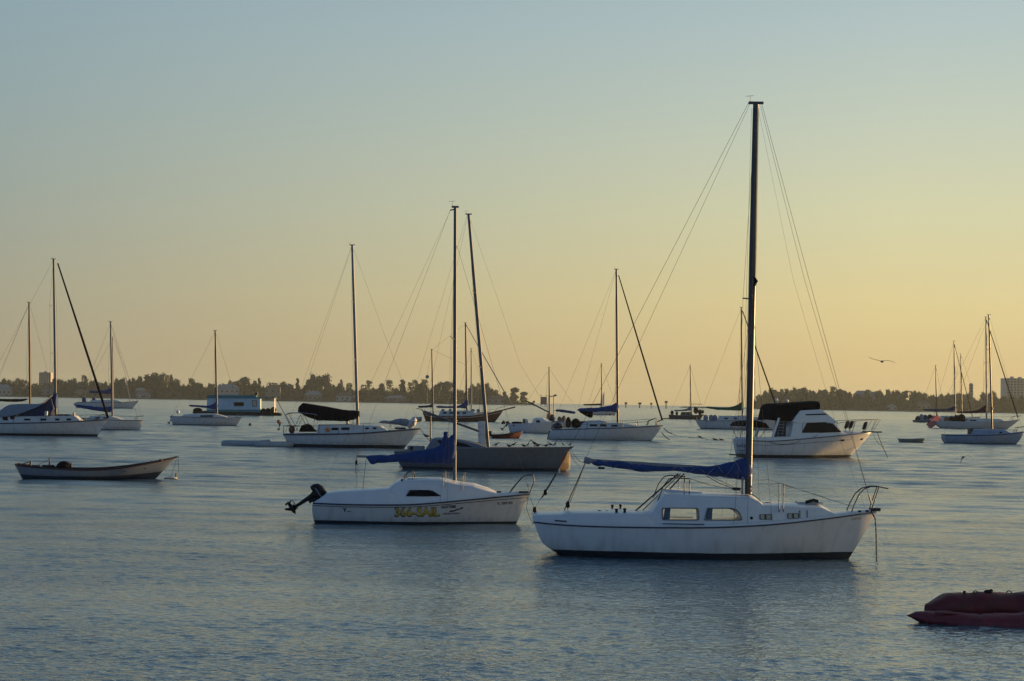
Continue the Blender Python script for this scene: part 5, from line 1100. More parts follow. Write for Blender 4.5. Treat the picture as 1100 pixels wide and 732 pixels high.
for px, py, s in ((1028, 450, 0.9), (1033, 449.5, 1.0), (1022, 451, 0.8), (1016.5, 451, 0.7)): MB().ball(H20(px, py), (s*0.7, s, s*0.75), 8, 6).build('cockpit_gear', M['black_cloth'] if px > 1020 else M['wood'], r20)
MB().tube([H20(1009, 456), H20(1009.8, 447)], 0.04, 6).build('flagstaff', M['steel'], r20)
fl = MB(); fw = MB(); x0, z0 = H20(1009.4, 448.2)[::2]; x1, z1 = H20(997, 459)[::2]
L_, Wd = 2.6, 1.15; d = Vector((x1-x0, 0, z1-z0)).normalized(); pn = Vector((-d.z, 0, d.x))
def fp(s, t): return Vector((x0, 0, z0))+d*(s*L_)+pn*((t-0.5)*Wd)+Vector((0, 0.12*sin(s*7+t*2), 0))
for k in range(7):
    b = fl if k % 2 == 0 else fw
    rr = [[fp(i/10, k/7), fp(i/10, (k+1)/7), fp(i/10, (k+1)/7)+Vector((0, 0.015, 0)), fp(i/10, k/7)+Vector((0, 0.015, 0))] for i in range(11)]; b.loft(rr)
fo = fl.build('flag', cloth_lit('red_cloth', (0.65, 0.05, 0.05), 0.55), r20, smooth=60); fw.build('flag_stripe', cloth_lit('flag_white', (0.75, 0.6, 0.58), 0.5), fo, smooth=60)
r2b, f2b, h2b, H2b = sailer((1057, 477.2), 0, 'blue hulled sloop at the right edge with a dark bare mast', [(1013.5, 466.6), (1025, 466.9), (1041, 466.9), (1065, 466.5), (1085, 465.3), (1100, 463.6)], [(1013.5, 466.6), (1013.2, 472), (1017, 478)], [(1100, 463.6), (1097, 471), (1091, 478.5)], 2.5,
    hull_mat('blue_sloop_hull', (0.23, 0.29, 0.36), zb=0.10, band=None, grime=0.4), band=(M['blue_cloth'], 0.95, 0.05), houses=(([(1041, 467), (1043, 461.8), (1060, 461.4), (1078, 462), (1085, 465.4)], 0.66),), wins=((0, (1071.5, 464, 1074.5, 465.6)),),
    masts=(((1065.8, 463), (1062.2, 338.5), 1.9, M['mast_dark'], (0.7,)),), stays=([(1062.2, 339), (1014, 466.5)], [(1062.4, 339), (1099, 464)]), rails=(([(1090, 465), (1092, 459.5), (1101, 458.6)], 0.7, 'pulpit'),), housem=mat('blue_cabin', (0.2, 0.27, 0.36), 0.5))
MB().box(H2b(1042.5, 464.3), (0.28, 1.2, 0.7)).build('companionway', M['black'], r2b); MB().ball(H2b(1066.2, 439), 0.09).build('mast_light', M['white'], r2b)
sa = sailer((999, 454), 0, 'dark low boat crowded with gear, farthest left of the right hand group', [(981, 451.4), (990, 451.2), (1003, 450.6), (1017, 449.4)], [(981, 451.4), (982, 455)], [(1017, 449.4), (1013, 455)], 3, WH('crowded_hull', (0.10, 0.13, 0.17)), masts=(((1006.4, 450), (1005.2, 392.5), 1.2, M['mast_dark'], (0.3,)),), stays=([(1005.2, 393), (984, 451)], [(1005.2, 393), (1016, 449.5)]))
for px, py, s, m in ((986, 449.5, 0.9, 'rope'), (990, 447.5, 0.9, 'grey_cloth'), (994, 448.5, 1.0, 'navy_cloth'), (999, 448, 1.0, 'black_cloth'), (1003, 448.6, 0.8, 'grey_cloth')): MB().loft([[(sa[3](px, py)[0]+s*r*cos(a), s*r*sin(a), sa[3](px, py)[2]+h*s) for a in [2*pi*k/7 for k in range(7)]] for r, h in ((0.7, -1), (0.8, -0.2), (0.55, 0.3), (0.3, 0.6))]).build('deck_gear', M[m], sa[0])
sailer((1022, 455), 0, 'sloop behind the maroon covered one, with long navy boom cover', [(1000, 449.6), (1022, 449.8), (1046, 448.4)], [(1000, 449.6), (1001, 456)], [(1046, 448.4), (1042, 456)], 3.2, WH('behind_hull_one'), houses=(([(1010, 449.8), (1011, 447), (1030, 447), (1033, 449)], 0.6),),
    masts=(((1026.4, 449), (1024.8, 366.5), 1.3, M['mast_dark'], (0.5,)),), covers=(([(991.5, 439.4, 441), (1003, 439.4, 441.8), (1015, 439.4, 442), (1022, 437.8, 442), (1026.8, 434.8, 441.6)], M['navy_cloth'], 0.4),), stays=([(1024.8, 367), (1001, 449.5)],), furl=(((1025, 369), (1045, 449), 0.7, M['black_cloth']),))
sailer((1036, 453.5), 0, 'farthest sloop of the right hand group, hull hidden and thin mast showing', [(1016, 448.6), (1036, 448.8), (1054, 447.6)], [(1016, 448.6), (1017, 454)], [(1054, 447.6), (1051, 454)], 3.2, WH('behind_hull_two'), masts=(((1033.2, 448.6), (1032.2, 380.5), 1.2, M['mast_dark'], (0.55,)),), stays=([(1032.2, 381), (1017, 448.5)], [(1032.2, 381), (1053.5, 447.6)]))
sailer((508, 449), 0, 'sloop hidden behind the wooden ketch, only its pale mast showing', [(486, 443), (505, 443.4), (528, 442)], [(486, 443), (487, 449.5)], [(528, 442), (524, 449.5)], 3.2, WH('behind_ketch_hull'), masts=(((506.4, 443), (506.2, 374.5), 1.3, M['alu_pale'], (0.5,)),), stays=([(506.2, 375), (487, 443)], [(506.2, 375), (527, 442)]))
s11 = sailer((603, 458), pi, 'sloop seen between two others, with a rolled blue boom cover and a light mast', [(578, 451), (603, 451.6), (628, 451)], [(578, 451), (580, 459)], [(628, 451), (626, 459)], 2.8, WH('between_hull'), name='sailboat') if False else None
r11, f11, h11, H11 = sailer((606, 459), 0, 'sloop seen between two others, with a rolled blue cover and a radar post', [(584, 452.4), (606, 452.6), (628, 451.6)], [(584, 452.4), (586, 460)], [(628, 451.6), (625, 460)], 2.8, WH('between_hull'),
    masts=(((590.6, 452), (589.8, 395), 1.3, M['wood_mast'], (0.6,)),), covers=(([(596.6, 439.8, 442.4), (603, 440, 443), (610, 441, 444), (618.6, 442, 445)], M['blue_cloth'], 0.3),), stays=([(589.8, 396), (584.5, 440), (584.5, 452)], [(589.8, 396), (627, 451.5)], [(589.8, 397), (567, 430)]))
MB().tube([H11(595.2, 452), H11(595, 425.5)], 0.07, 8).build('radar_post', M['alu_pale'], r11); MB().tube([H11(589.5, 426.2), H11(597.4, 425.4)], 0.06, 6).build('radar_arm', M['alu'], r11); MB().ball(H11(596.6, 424.8), (0.25, 0.25, 0.12)).build('radar', M['grey_cloth'], r11)
MB().tube([H11(590.5, 443.5), H11(564.5, 430.4)], 0.09, 8).build('whisker_pole', M['black'], r11)
for px, py, s, m in ((590, 447.5, 0.5, 'orange'), (593, 450, 0.6, 'navy_trim'), (601, 451, 0.45, 'wood'), (606, 450.5, 0.5, 'teak')): MB().ball(H11(px, py), (s*0.7, s, s), 8, 6).build('deck_gear', M[m], r11)

# ================================================================== motor yacht
def motor_yacht():
    yaw = radians(18)
    fr = Frame(862, 491.6, yaw); P = fr.xs; H = lambda px, py, y=0.0: (fr(px, py)[0], y, fr(px, py)[1])
    root = empty('motor_yacht', fr.o, 'white motor yacht with a flybridge under black canvas, its bow lit by the sun', 'motor yacht', None, yaw)
    # the near side is nearer than the centre line: outline shifted to the centre plane by half the beam
    hl = Hull(P([(795, 472.4), (815, 473), (845, 471.2), (870, 469.2), (900, 467), (925, 465.6), (941, 464.6)]), P([(795, 472.4), (795.5, 480), (797, 492)]), P([(941, 464.6), (930, 478), (917, 491)]), 3.3, ts=0.9, um=0.5, k=0.5, p0=0.3, p1=1.0, rake_bow=0.5)
    hl.mesh(hull_mat('motor_yacht_hull', (0.58, 0.57, 0.55), zb=0.19, grime=0.4, bottom=(0.012, 0.012, 0.014)), root); hl.deck(M['deckm'], root)
    hl.rail(M['navy_trim'], root, 0.99, 0.028, 'rub_rail', 0, 1, 0.006); hl.rail(M['navy_trim'], root, 0.80, 0.012, 'stripe', 0.0, 0.8, 0.004)
    sh = lambda x: hl.sheer(x)-0.01
    x0 = fr(843, 470)[0]
    ck = House(P([(796, 471), (797, 469.6), (838, 468.5), (842, 470)]), sh, lambda x: hl.hw(x)-0.05, 0.05, 0.0, 0.03).mesh(M['gel'], root, 'cockpit_coaming', 10)
    cab = House(P([(838, 470), (842, 454.4), (846, 453.2), (884, 452.6), (888, 453), (899, 464), (904, 466.6)]), sh, lambda x: hl.hw(x)*0.80, 0.10, 0.05, 0.06); co = cab.mesh(M['gel'], root, 'deckhouse', 22)
    window(cab, P([(853, 454.2), (883, 453.6), (886, 455), (896.5, 464.2), (851.5, 464.6)]), co, M['black'], M['glass_dark'], 0.02, 'side_window')
    # front window laid on the sloping screen
    a, c = fr(888.6, 453.9), fr(897.5, 462.6); n_ = Vector((-(c[1]-a[1]), 0, c[0]-a[0])).normalized()*0.02
    q = [Vector((a[0], -0.85, a[1]))+n_, Vector((c[0], -0.95, c[1]))+n_, Vector((c[0], 0.95, c[1]))+n_, Vector((a[0], 0.85, a[1]))+n_]
    MB().add(q+[v-n_*1.9 for v in q], [(0, 1, 2, 3), (7, 6, 5, 4), (0, 4, 5, 1), (1, 5, 6, 2), (2, 6, 7, 3), (3, 7, 4, 0)]).build('windscreen', M['glass_dark'], co)
    fo = House(P([(890, 467), (896, 464.6), (908, 463.6), (920, 464.4), (928, 466)]), sh, lambda x: hl.hw(x)*0.62, 0.3, 0.06, 0.08).mesh(M['gel'], root, 'foredeck_trunk', 12)
    fb = House(P([(841, 452.9), (845, 447.4), (850.4, 441.2), (856, 440.6), (874, 439.8), (879, 443), (889, 451), (891, 453)]), lambda x: fr(0+862, 453)[1]-0.02, lambda x: 1.22, 0.12, 0.0, 0.05); fo2 = fb.mesh(M['gel'], root, 'flybridge', 18)
    b = MB()
    for sd in (1, -1): b.prism(P([(856, 444.8), (878, 444.2), (881, 445.6), (856, 446.2)]), lambda x, z: sd*fb.y(x, z, 0.012), lambda x, z: sd*fb.y(x, z, -0.01))
    b.build('vent_stripe', M['black'], fo2)
    MB().tube([H(874, 439.6, -1.0), H(891, 452.6, -1.0)], 0.03, 6).build('flybridge_rail', M['steel'], root)
    # black canvas enclosure over the flybridge and down over the cockpit ladder
    rings = []
    for px, yt, yb in ((819.5, 449, 451), (822.5, 437.4, 450.6), (824.5, 434.8, 450.5), (841, 434, 452.4), (846, 433.6, 447), (851, 433.2, 441.6), (862, 432.4, 440.4), (873, 431.8, 439.8)):
        (x, zt), (_, zb) = fr(px, yt), fr(px, yb); w = 1.08; rings.append([(x, -w, zb), (x+0.02, -w-0.03*sin(px), (zb+zt)/2), (x, -w+0.05, zt-0.04), (x, -w+0.2, zt+0.01), (x, 0, zt+0.07), (x, w-0.2, zt+0.01), (x, w-0.05, zt-0.04), (x+0.02, w, (zb+zt)/2), (x, w, zb)])
    MB().loft(rings).build('canvas_enclosure', M['black_cloth'], root, smooth=30)
    MB().prism(P([(817, 471), (819.5, 470.5), (827, 449), (825, 448.4)]), -1.25, -1.17).build('cockpit_wing', M['gel'], root); MB().prism(P([(817, 471), (819.5, 470.5), (827, 449), (825, 448.4)]), 1.17, 1.25).build('cockpit_wing', M['gel'], root)
    dr = MB().prism(P([(827, 450), (838, 451), (837, 470.5), (824, 470.5)]), -0.75, -0.6).build('door', M['navy_trim'], root, smooth=0)
    ld = MB()
    for k in range(6): 
        t = k/5; ld.box(H(lerp(832, 829.5, t), lerp(453, 468.5, t), -0.85), (0.42, 0.12, 0.04))
    for px in (-2.4, 2.4): ld.tube([H(832+px, 451, -0.85), H(829.5+px, 470, -0.85)], 0.022, 6)
    ld.build('ladder', M['alu_pale'], root)
    # awning over the swim platform
    b = MB(); b.loft([[H(px, py, y) for y in (-1.1, -0.4, 0.4, 1.1)]+[H(px, py+1.1, y) for y in (1.1, 0.4, -0.4, -1.1)] for px, py in ((789, 456.5), (792, 453.4), (803, 451.6), (812, 454), (816, 458.5))]); b.build('awning', M['black_cloth'], root)
    b = MB()
    for y in (-1.05, 1.05): b.tube([H(790, 456.5, y), H(796, 470.6, y)], 0.02, 6); b.tube([H(803, 452.6, y), H(800, 470.6, y)], 0.02, 6); b.tube([H(815, 458, y), H(806, 470, y)], 0.02, 6)
    b.build('awning_frame', M['steel'], root)
    (xt, zt) = fr(795.6, 489); MB().box((xt-0.22, 0, zt+0.03), (0.5, 2.4, 0.07)).build('swim_platform', M['black'], root, bevel=0.02)
    for px, y in ((908.6, -0.5), (914.2, -0.42), (932, -0.2)):
        x, z = fr(px, 456.5 if px < 920 else 457.8); h = 0.26
        MB().loft([[(x+0.1*sz+0.14*s*cos(a), y+0.12*s*sin(a), z+sz*h) for a in [2*pi*k/10 for k in range(10)]] for sz, s in ((-1, 0.3), (-0.85, 0.9), (-0.3, 1), (0.4, 1), (0.85, 0.9), (1, 0.4))]).build('fender', M['rubber'], root)
        MB().tube([(x-0.1, y, z-h), (x-0.12, y, z-0.55)], 0.02, 5).build('fender_holder', M['steel'], root)
    MB().loft([[(fr(890, 0)[0]+d, 0.7+r*cos(a), fr(0+890, 448.6)[1]+r*sin(a)) for a in [2*pi*k/8 for k in range(8)]] for d, r in ((-0.1, 0.04), (0.02, 0.06), (0.12, 0.11))]).build('horn', M['black'], root)
    bow = MB()
    for sd in (-1, 1):
        bow.tube([(x, sd*max(0.12, hl.hw(x)*0.9 if x < hl.x1 else 0.12), z) for x, z in P([(889, 455), (897, 453.6), (912, 452.6), (930, 451.6), (950, 451)])], 0.016, 6)
        for p, q in (((912, 452.6), (909, 466)), ((930, 451.6), (926, 465)), ((944, 451.2), (937, 464.5)), ((950, 451), (942, 464))):
            x, z = fr(*p); X, Z = fr(*q); bow.tube([(x, sd*max(0.12, hl.hw(min(x, hl.x1-0.05))*0.9), z), (X, sd*max(0.1, hl.hw(X)*0.88), Z)], 0.014, 6)
    bow.tube([H(950, 451, -0.12), H(950, 451, 0.12)], 0.016, 6); bow.build('bow_rail', M['steel'], root)
    MB().box(H(942, 464.6), (1.3, 0.4, 0.08)).build('bow_pulpit_platform', M['black'], root, bevel=0.02)
    wire(root, sag(H(948, 465), H(960.5, 492.5), 0.1), 0.02, M['rope'], 'anchor_line'); wire(root, sag(H(943, 466), H(956, 480), 0.25), 0.012, M['rope'], 'anchor_line')
    b = MB()
    for pts in ([(827, 449), (824.5, 424), ], [(848.5, 420.8), (857, 438)], [(848.5, 420.8), (842, 431), (839, 434)], [(868, 426), (860, 436), (856, 439)], [(871.6, 419), (870.6, 432)], [(836, 422), (836.6, 434)]): b.tube([H(p[0], p[1], 0.5) for p in pts], 0.018, 5)
    b.build('antenna', M['steel'], root); 
    for px, py in ((829.5, 430), (841.5, 431)): MB().ball(H(px, py, -0.4), (0.1, 0.1, 0.12)).build('deck_light', M['white'], root)
    for px0, px1, y in ((894.6, 899.4, 473), (922.4, 926.4, 472.2)):
        x, z = fr((px0+px1)/2, y); b = MB()
        for sd in (1, -1):
            g = lambda x, z, e=0.0: sd*(hl.side_y(x, z)-e)
            b.prism(P(rounded(px0, y-1, px1, y+1, 0.7, 3)), lambda x, z: g(x, z, 0.014), lambda x, z: g(x, z, -0.01))
        b.build('port_light', M['glass_dark'], root)
    # name across the transom
    X = lambda z: interp(hl.L, z)-0.012
    text_mesh('Good Life', 0.24, 1.35, M['ink'], root, lambda x, z, d: Vector((X(0.62+z)-d, 0.95-x, 0.62+z)), 'boat_name', 0.0, 0.004, 0.006)
    wire(root, sag((X(0.5)-0.03, 0.85, 0.44), (X(0.5)-0.03, -0.5, 0.5), 0.06, 8), 0.015, M['ink'], 'name_underline')
    wire(root, sag(H(850, 472, -1.5), H(868, 467, -1.35), 0.10), 0.014, M['rope'], 'line'); wire(root, sag(H(812, 474, -1.62), H(850, 472, -1.6), 0.22), 0.014, M['rope'], 'line')
motor_yacht()

# ================================================================== houseboat
def houseboat():
    fr = Frame(262, 446.2, radians(4)); P = fr.xs; H = lambda px, py, y=0.0: (fr(px, py)[0], y, fr(px, py)[1])
    root = empty('houseboat', fr.o, 'pale blue box-like houseboat with a teal roof and base', 'houseboat', None, radians(4))
    MB().loft([[H(px, py, y) for y, py in ((-2, yt), (-2, 446.2+1.5), (2, 446.2+1.5), (2, yt))] for px, yt in ((222, 443), (223, 442.4), (280, 443), (296, 443.2), (302, 444.4))]).build('pontoon_deck', M['rope'], root)
    MB().prism(P([(223.8, 440.2), (280.5, 440.2), (280.5, 444.6), (223.2, 444.6)]), -1.82, 1.82).build('base_panel', M['teal'], root, bevel=0.03)
    w = MB().prism(P([(224.2, 427.8), (280, 427.8), (280, 440.4), (223.2, 440.4)]), -1.78, 1.78).build('cabin_wall', M['pale_blue'], root, bevel=0.02)
    MB().prism(P([(224.4, 424.6), (276, 424.8), (276, 428), (224, 427.9)]), -2.0, 2.0).build('roof', M['teal'], root, bevel=0.04)
    MB().prism(P([(276, 426.8), (296.4, 427.2), (296.4, 428), (276, 428)]), -1.9, 1.9).build('porch_roof', M['teal'], root)
    b = MB()
    for y in (-1.8, 1.8): b.tube([H(295, 427.6, y), H(295, 443.4, y)], 0.06, 6)
    b.build('porch_post', M['white'], root)
    for x0, y0, x1, y1, m in ((252, 432, 263, 436.6, 'wood'), (271.4, 430, 276.6, 437, 'orange')):
        o = MB().prism(P([(x0, y0), (x1, y0), (x1, y1), (x0, y1)]), -1.83, -1.76).build('window_frame', M['teak'], root, smooth=0)
        MB().prism(P([(x0+0.8, y0+0.7), (x1-0.8, y0+0.7), (x1-0.8, y1-0.7), (x0+0.8, y1-0.7)]), -1.845, -1.80).build('pane', M['glass_dark'] if m == 'wood' else M['glass_beige'], o, smooth=0)  # beige pane carries a yellow sheen in its colour
    MB().tube([H(275.6, 427), H(275.6, 421.5)], 0.25, 8).build('chimney', M['black'], root)
    for px, py, s, m in ((283, 442, 0.8, 'rope'), (288, 441.4, 0.7, 'black_cloth'), (293.5, 440.6, 0.8, 'black'), (277, 443.4, 0.6, 'grey_cloth')): MB().loft([[(H(px, py)[0]+s*r*cos(a), -0.8+s*r*sin(a), H(px, py)[2]+h*s) for a in [2*pi*k/7 for k in range(7)]] for r, h in ((0.9, -0.7), (0.9, 0), (0.5, 0.5), (0.2, 0.7))]).build('deck_gear', M[m], root)
    outboard(root, H(297, 441)[0], H(0, 441.5)[2], 0.9, 0, M['black'])
    d = MB().box((0, 0, 0), (0.01, 0.01, 0.01)) if False else None
    MB().ball(H(213, 441.5), (0.9, 0.7, 0.6)).build('stern_gear', M['black_cloth'], root); MB().prism(P([(207, 443), (225, 441), (225, 445), (211, 445.6)]), -0.9, 0.9).build('stern_platform', M['black'], root, bevel=0.05)
houseboat()

# ================================================================== cuddy boat, skiffs, dinghies
def cuddy():
    fr = Frame(570, 465.4); P = fr.xs; H = lambda px, py, y=0.0: (fr(px, py)[0], y, fr(px, py)[1])
    root = empty('cuddy_boat', fr.o, 'small white cabin boat with a square window and an outboard at its left end', 'boat')
    hl = Hull(P([(545.4, 455.6), (560, 455.4), (575, 454.4), (590, 453.4), (600, 453)]), P([(545.4, 455.6), (548, 466)]), P([(600, 453), (595, 466)]), 2.3, ts=0.8); hl.mesh(WH('cuddy_hull', (0.5, 0.52, 0.55), zb=0.04), root); hl.deck(M['deckm'], root)
    ca = House(P([(571, 455), (573, 450.2), (576, 449.3), (583, 449.3), (587, 452), (594, 453.6)]), lambda x: hl.sheer(x)-0.01, lambda x: max(0.2, hl.hw(x)*0.8), 0.15); c = ca.mesh(M['gel'], root, 'cabin', 14); window(ca, P([(575.8, 451.6), (579.8, 451.6), (579.8, 454), (575.8, 454)]), c, M['black'], M['glass_dark'], 0.01)
    cover(fr, root, [(549, 453.4, 455.6), (555, 453, 455.8), (561.5, 453.2, 455.6)], M['black_cloth'], 'engine_cover', 0.5, n=14)
    for px, py, m in ((563, 452.6, 'wood'), (565.5, 453, 'white_cloth')): MB().ball(H(px, py), (0.18, 0.25, 0.3), 8, 6).build('deck_gear', M[m], root)
    outboard(root, H(546, 457)[0]-0.1, H(0+546, 457)[2], 0.85, radians(40), M['black'], M['grey_cloth'])
    MB().prism(P([(551, 456.4), (553, 456.4), (553, 457.6), (551, 457.6)]), lambda x, z: hl.side_y(x, z)-0.01, lambda x, z: hl.side_y(x, z)+0.01).build('port_light', M['glass_dark'], root)
cuddy()

def open_boat(o, yaw, label, name, cat, top, left, right, B, hm, inner, ts=0.7, um=0.45, thwarts=(), gun=None, gr=0.03, group=None, **kw):
    """an open boat: outer shell, inner lining, gunwale and thwarts"""
    fr = Frame(o[0], o[1], yaw); P = fr.xs; H = lambda px, py, y=0.0: (fr(px, py)[0], y, fr(px, py)[1])
    root = empty(name, fr.o, label, cat, group, yaw)
    hl = Hull(P(top), P(left), P(right), B, ts=ts, um=um, zb=-0.1, NU=26, NV=7, **kw); hl.mesh(hm, root)
    b = MB(); n = 24; rings = []
    for i in range(n+1):
        u = lerp(0.015, 0.985, i/n); r = []
        for v in (1.0, 0.8, 0.6, 0.45): p = hl.pt(u, v); r.append((p.x, min(-0.01, p.y+0.03), p.z))
        rings.append(r+[(x, -y, z) for x, y, z in r[::-1]])
    b.loft(rings, closed=False); b.build('lining', inner, root)
    hl.rail(gun or inner, root, 1.0, gr, 'gunwale', 0, 1, -0.005); p = hl.pt(0, 1); MB().tube([(p.x, p.y, p.z), (p.x, 0, p.z), (p.x, -p.y, p.z)], gr, 6).build('transom_cap', gun or inner, root)
    for u in thwarts:
        p = hl.pt(u, 0.72); MB().box((p.x, 0, p.z), (0.24, -2*p.y-0.04, 0.035)).build('thwart', inner, root, bevel=0.006)
    return root, fr, hl, H
# the long open launch on the left
lm = hull_mat('launch_hull', (0.17, 0.20, 0.24), bottom=(0.008, 0.012, 0.022), zb=0.13, grime=0.3, gz=0.1)
red = mat('dull_red_trim', (0.045, 0.018, 0.018), 0.7)
lr, lf, lh, LH = open_boat((98, 514.8), radians(13), 'long narrow open launch with an upswept bow and dark red gunwale', 'open_launch', 'boat', [(22, 498.2), (35, 500.3), (57, 502), (82, 503.9), (105, 504), (130, 502.2), (152, 498.9), (172, 495.2), (186, 491.7)], [(22, 498.2), (27, 507), (30, 516)], [(186, 491.7), (178, 500), (163.5, 516)], 1.7, lm, mat('launch_inside', (0.045, 0.03, 0.03), 0.8), ts=0.62, um=0.42, thwarts=(0.3, 0.5, 0.68, 0.82), gun=red, gr=0.035)
MB().loft([[(LH(83, 0)[0]+0.30*s*cos(a), 0.36*s*sin(a), LH(83, 504.5)[2]+h) for a in [2*pi*k/14 for k in range(14)]] for h, s in ((-0.1, 1), (0.1, 1.05), (0.2, 0.9), (0.29, 0.6), (0.33, 0.2))]).build('engine_cover', M['black_cloth'], lr, smooth=60)
MB().tube([LH(77.6, 503, -0.2), LH(78, 497, -0.2)], 0.03, 6).build('tiller_post', M['black'], lr)
MB().tube([LH(55.6, 503), LH(55.7, 490.6)], 0.022, 6).build('post', M['black'], lr); MB().tube([LH(55.5, 494), LH(44, 499)], 0.01, 5).build('line', M['rope'], lr)
MB().box(LH(54, 501), (0.5, 0.5, 0.12)).build('locker', M['black'], lr, bevel=0.02); MB().tube([LH(25, 499.5, 0.1), LH(35, 496)], 0.02, 6).build('tiller', M['wood'], lr); MB().tube([LH(36.5, 500.5), LH(36.7, 495)], 0.04, 6).build('post', M['black'], lr)
tp = [lh.pt(0, v) for v in (1, .75, .5, .3, .1)]; MB().loft([[(q.x-0.012, q.y*0.995, q.z), (q.x-0.012, -q.y*0.995, q.z), (q.x+0.01, -q.y*0.995, q.z), (q.x+0.01, q.y*0.995, q.z)] for q in tp]).build('transom', mat('dark_transom', (0.035, 0.022, 0.018), 0.7), lr)
ho = [c for c in lr.children if c.name.startswith('hull')][0]; ho.data.materials.append(mat('launch_bottom', (0.014, 0.024, 0.042), 0.5))
nn = 2*(lh.NV+1)
for pg in ho.data.polygons:
    c = pg.center; u = max(0, min(1, (c.x-lh.x0)/(lh.x1-lh.x0))); v = (c.z-lh.zb)/(lh.sheer(lerp(lh.x0, lh.x1, u))-lh.zb)
    if v < 0.45 and len(pg.vertices) == 4: pg.material_index = 1
MB().ball(LH(47.5, 501, -0.45), (0.05, 0.05, 0.09)).build('lamp', M['white_cloth'], lr)
p = lh.pt(0.0, 1.0); q = lh.pt(0.0, 0.1); MB().tube([p+Vector((-0.012, -0.01, 0)), q+Vector((-0.012, -0.01, 0))], 0.02, 6).build('lit_edge_strip', M['white_cloth'], lr)  # pale strip stands in for the sunlit edge of the transom
MB().loft([[LH(px, py, y) for y in (-w, w)]+[LH(px, py+1.3, y) for y in (w, -w)] for px, py, w in ((176, 493.8, 0.16), (182, 491.8, 0.1), (188, 491, 0.04))]).build('stem_cap', M['teak'], lr)
for px in (152, 160, 169): MB().ball(LH(px, interp([(152, 498.4), (169, 495)], px), -0.3), (0.08, 0.08, 0.05)).build('cleat', red, lr)
bo = on_water(183.5, 514.8)
by = empty('mooring_buoy', bo, 'flat black and white mooring buoy under the bow of the open launch', 'buoy')
MB().loft([[(0.27*s*cos(a), 0.2*s*sin(a), h) for a in [2*pi*k/16 for k in range(16)]] for h, s in ((-0.08, 0.7), (-0.02, 1), (0.04, 1), (0.09, 0.7), (0.10, 0.1))]).build('float', M['buoy'], by); MB().loft([[(0.275*s*cos(a), 0.205*s*sin(a), h) for a in [2*pi*k/16 for k in range(16)]] for h, s in ((-0.07, 0.9), (-0.03, 1.0), (0.03, 1.01), (0.031, 0.9))]).build('fender_band', M['rubber'], by)
MB().tube([(0.2, 0, 0), (0.21, 0, 0.24)], 0.03, 6).build('pick_up_stick', M['black'], by)
wire(lr, sag(LH(187.5, 492.5), LH(188, 509, -0.1), 0.0), 0.008, M['rope'], 'mooring_line'); wire(lr, sag(LH(186, 493), LH(179.5, 513, -0.1), 0.04), 0.007, M['rope'], 'mooring_line')
# red skiff
rr_, rf, rh, RH = open_boat((545, 471.3), radians(8), 'small red open skiff with its bow caught by the sun', 'skiff', 'boat', [(527, 467.2), (540, 467), (552, 465.4), (562, 463)], [(527, 467.2), (529, 472)], [(562, 463), (557, 472)], 1.4, hull_mat('red_skiff_hull', (0.15, 0.025, 0.012), bottom=(0.05, 0.01, 0.01), zb=0.06), mat('red_inside', (0.10, 0.03, 0.02), 0.7), thwarts=(0.35, 0.65), gun=M['black'])
outboard(rr_, RH(528, 467)[0]-0.05, RH(528, 467)[2], 0.7, 0, M['black']); MB().tube([RH(558.5, 464.6, -0.1), RH(561.6, 463.8, -0.05)], 0.07, 8).build('bow_fender', M['white'], rr_)
# flat punt
open_boat((980, 475.4), radians(3), 'tiny flat bottomed grey dinghy alone, right of the motor yacht', 'dinghy', 'dinghy', [(965.6, 471.6), (980, 472), (994.2, 471.4)], [(965.6, 471.6), (967, 476.5)], [(994.2, 471.4), (991, 476.5)], 1.15, hull_mat('punt_hull', (0.16, 0.20, 0.19), zb=0.02, bottom=(0.05, 0.06, 0.06)), mat('punt_inside', (0.18, 0.2, 0.18), 0.7), ts=0.85, um=0.5, rake_bow=0.35, thwarts=(0.35, 0.6))

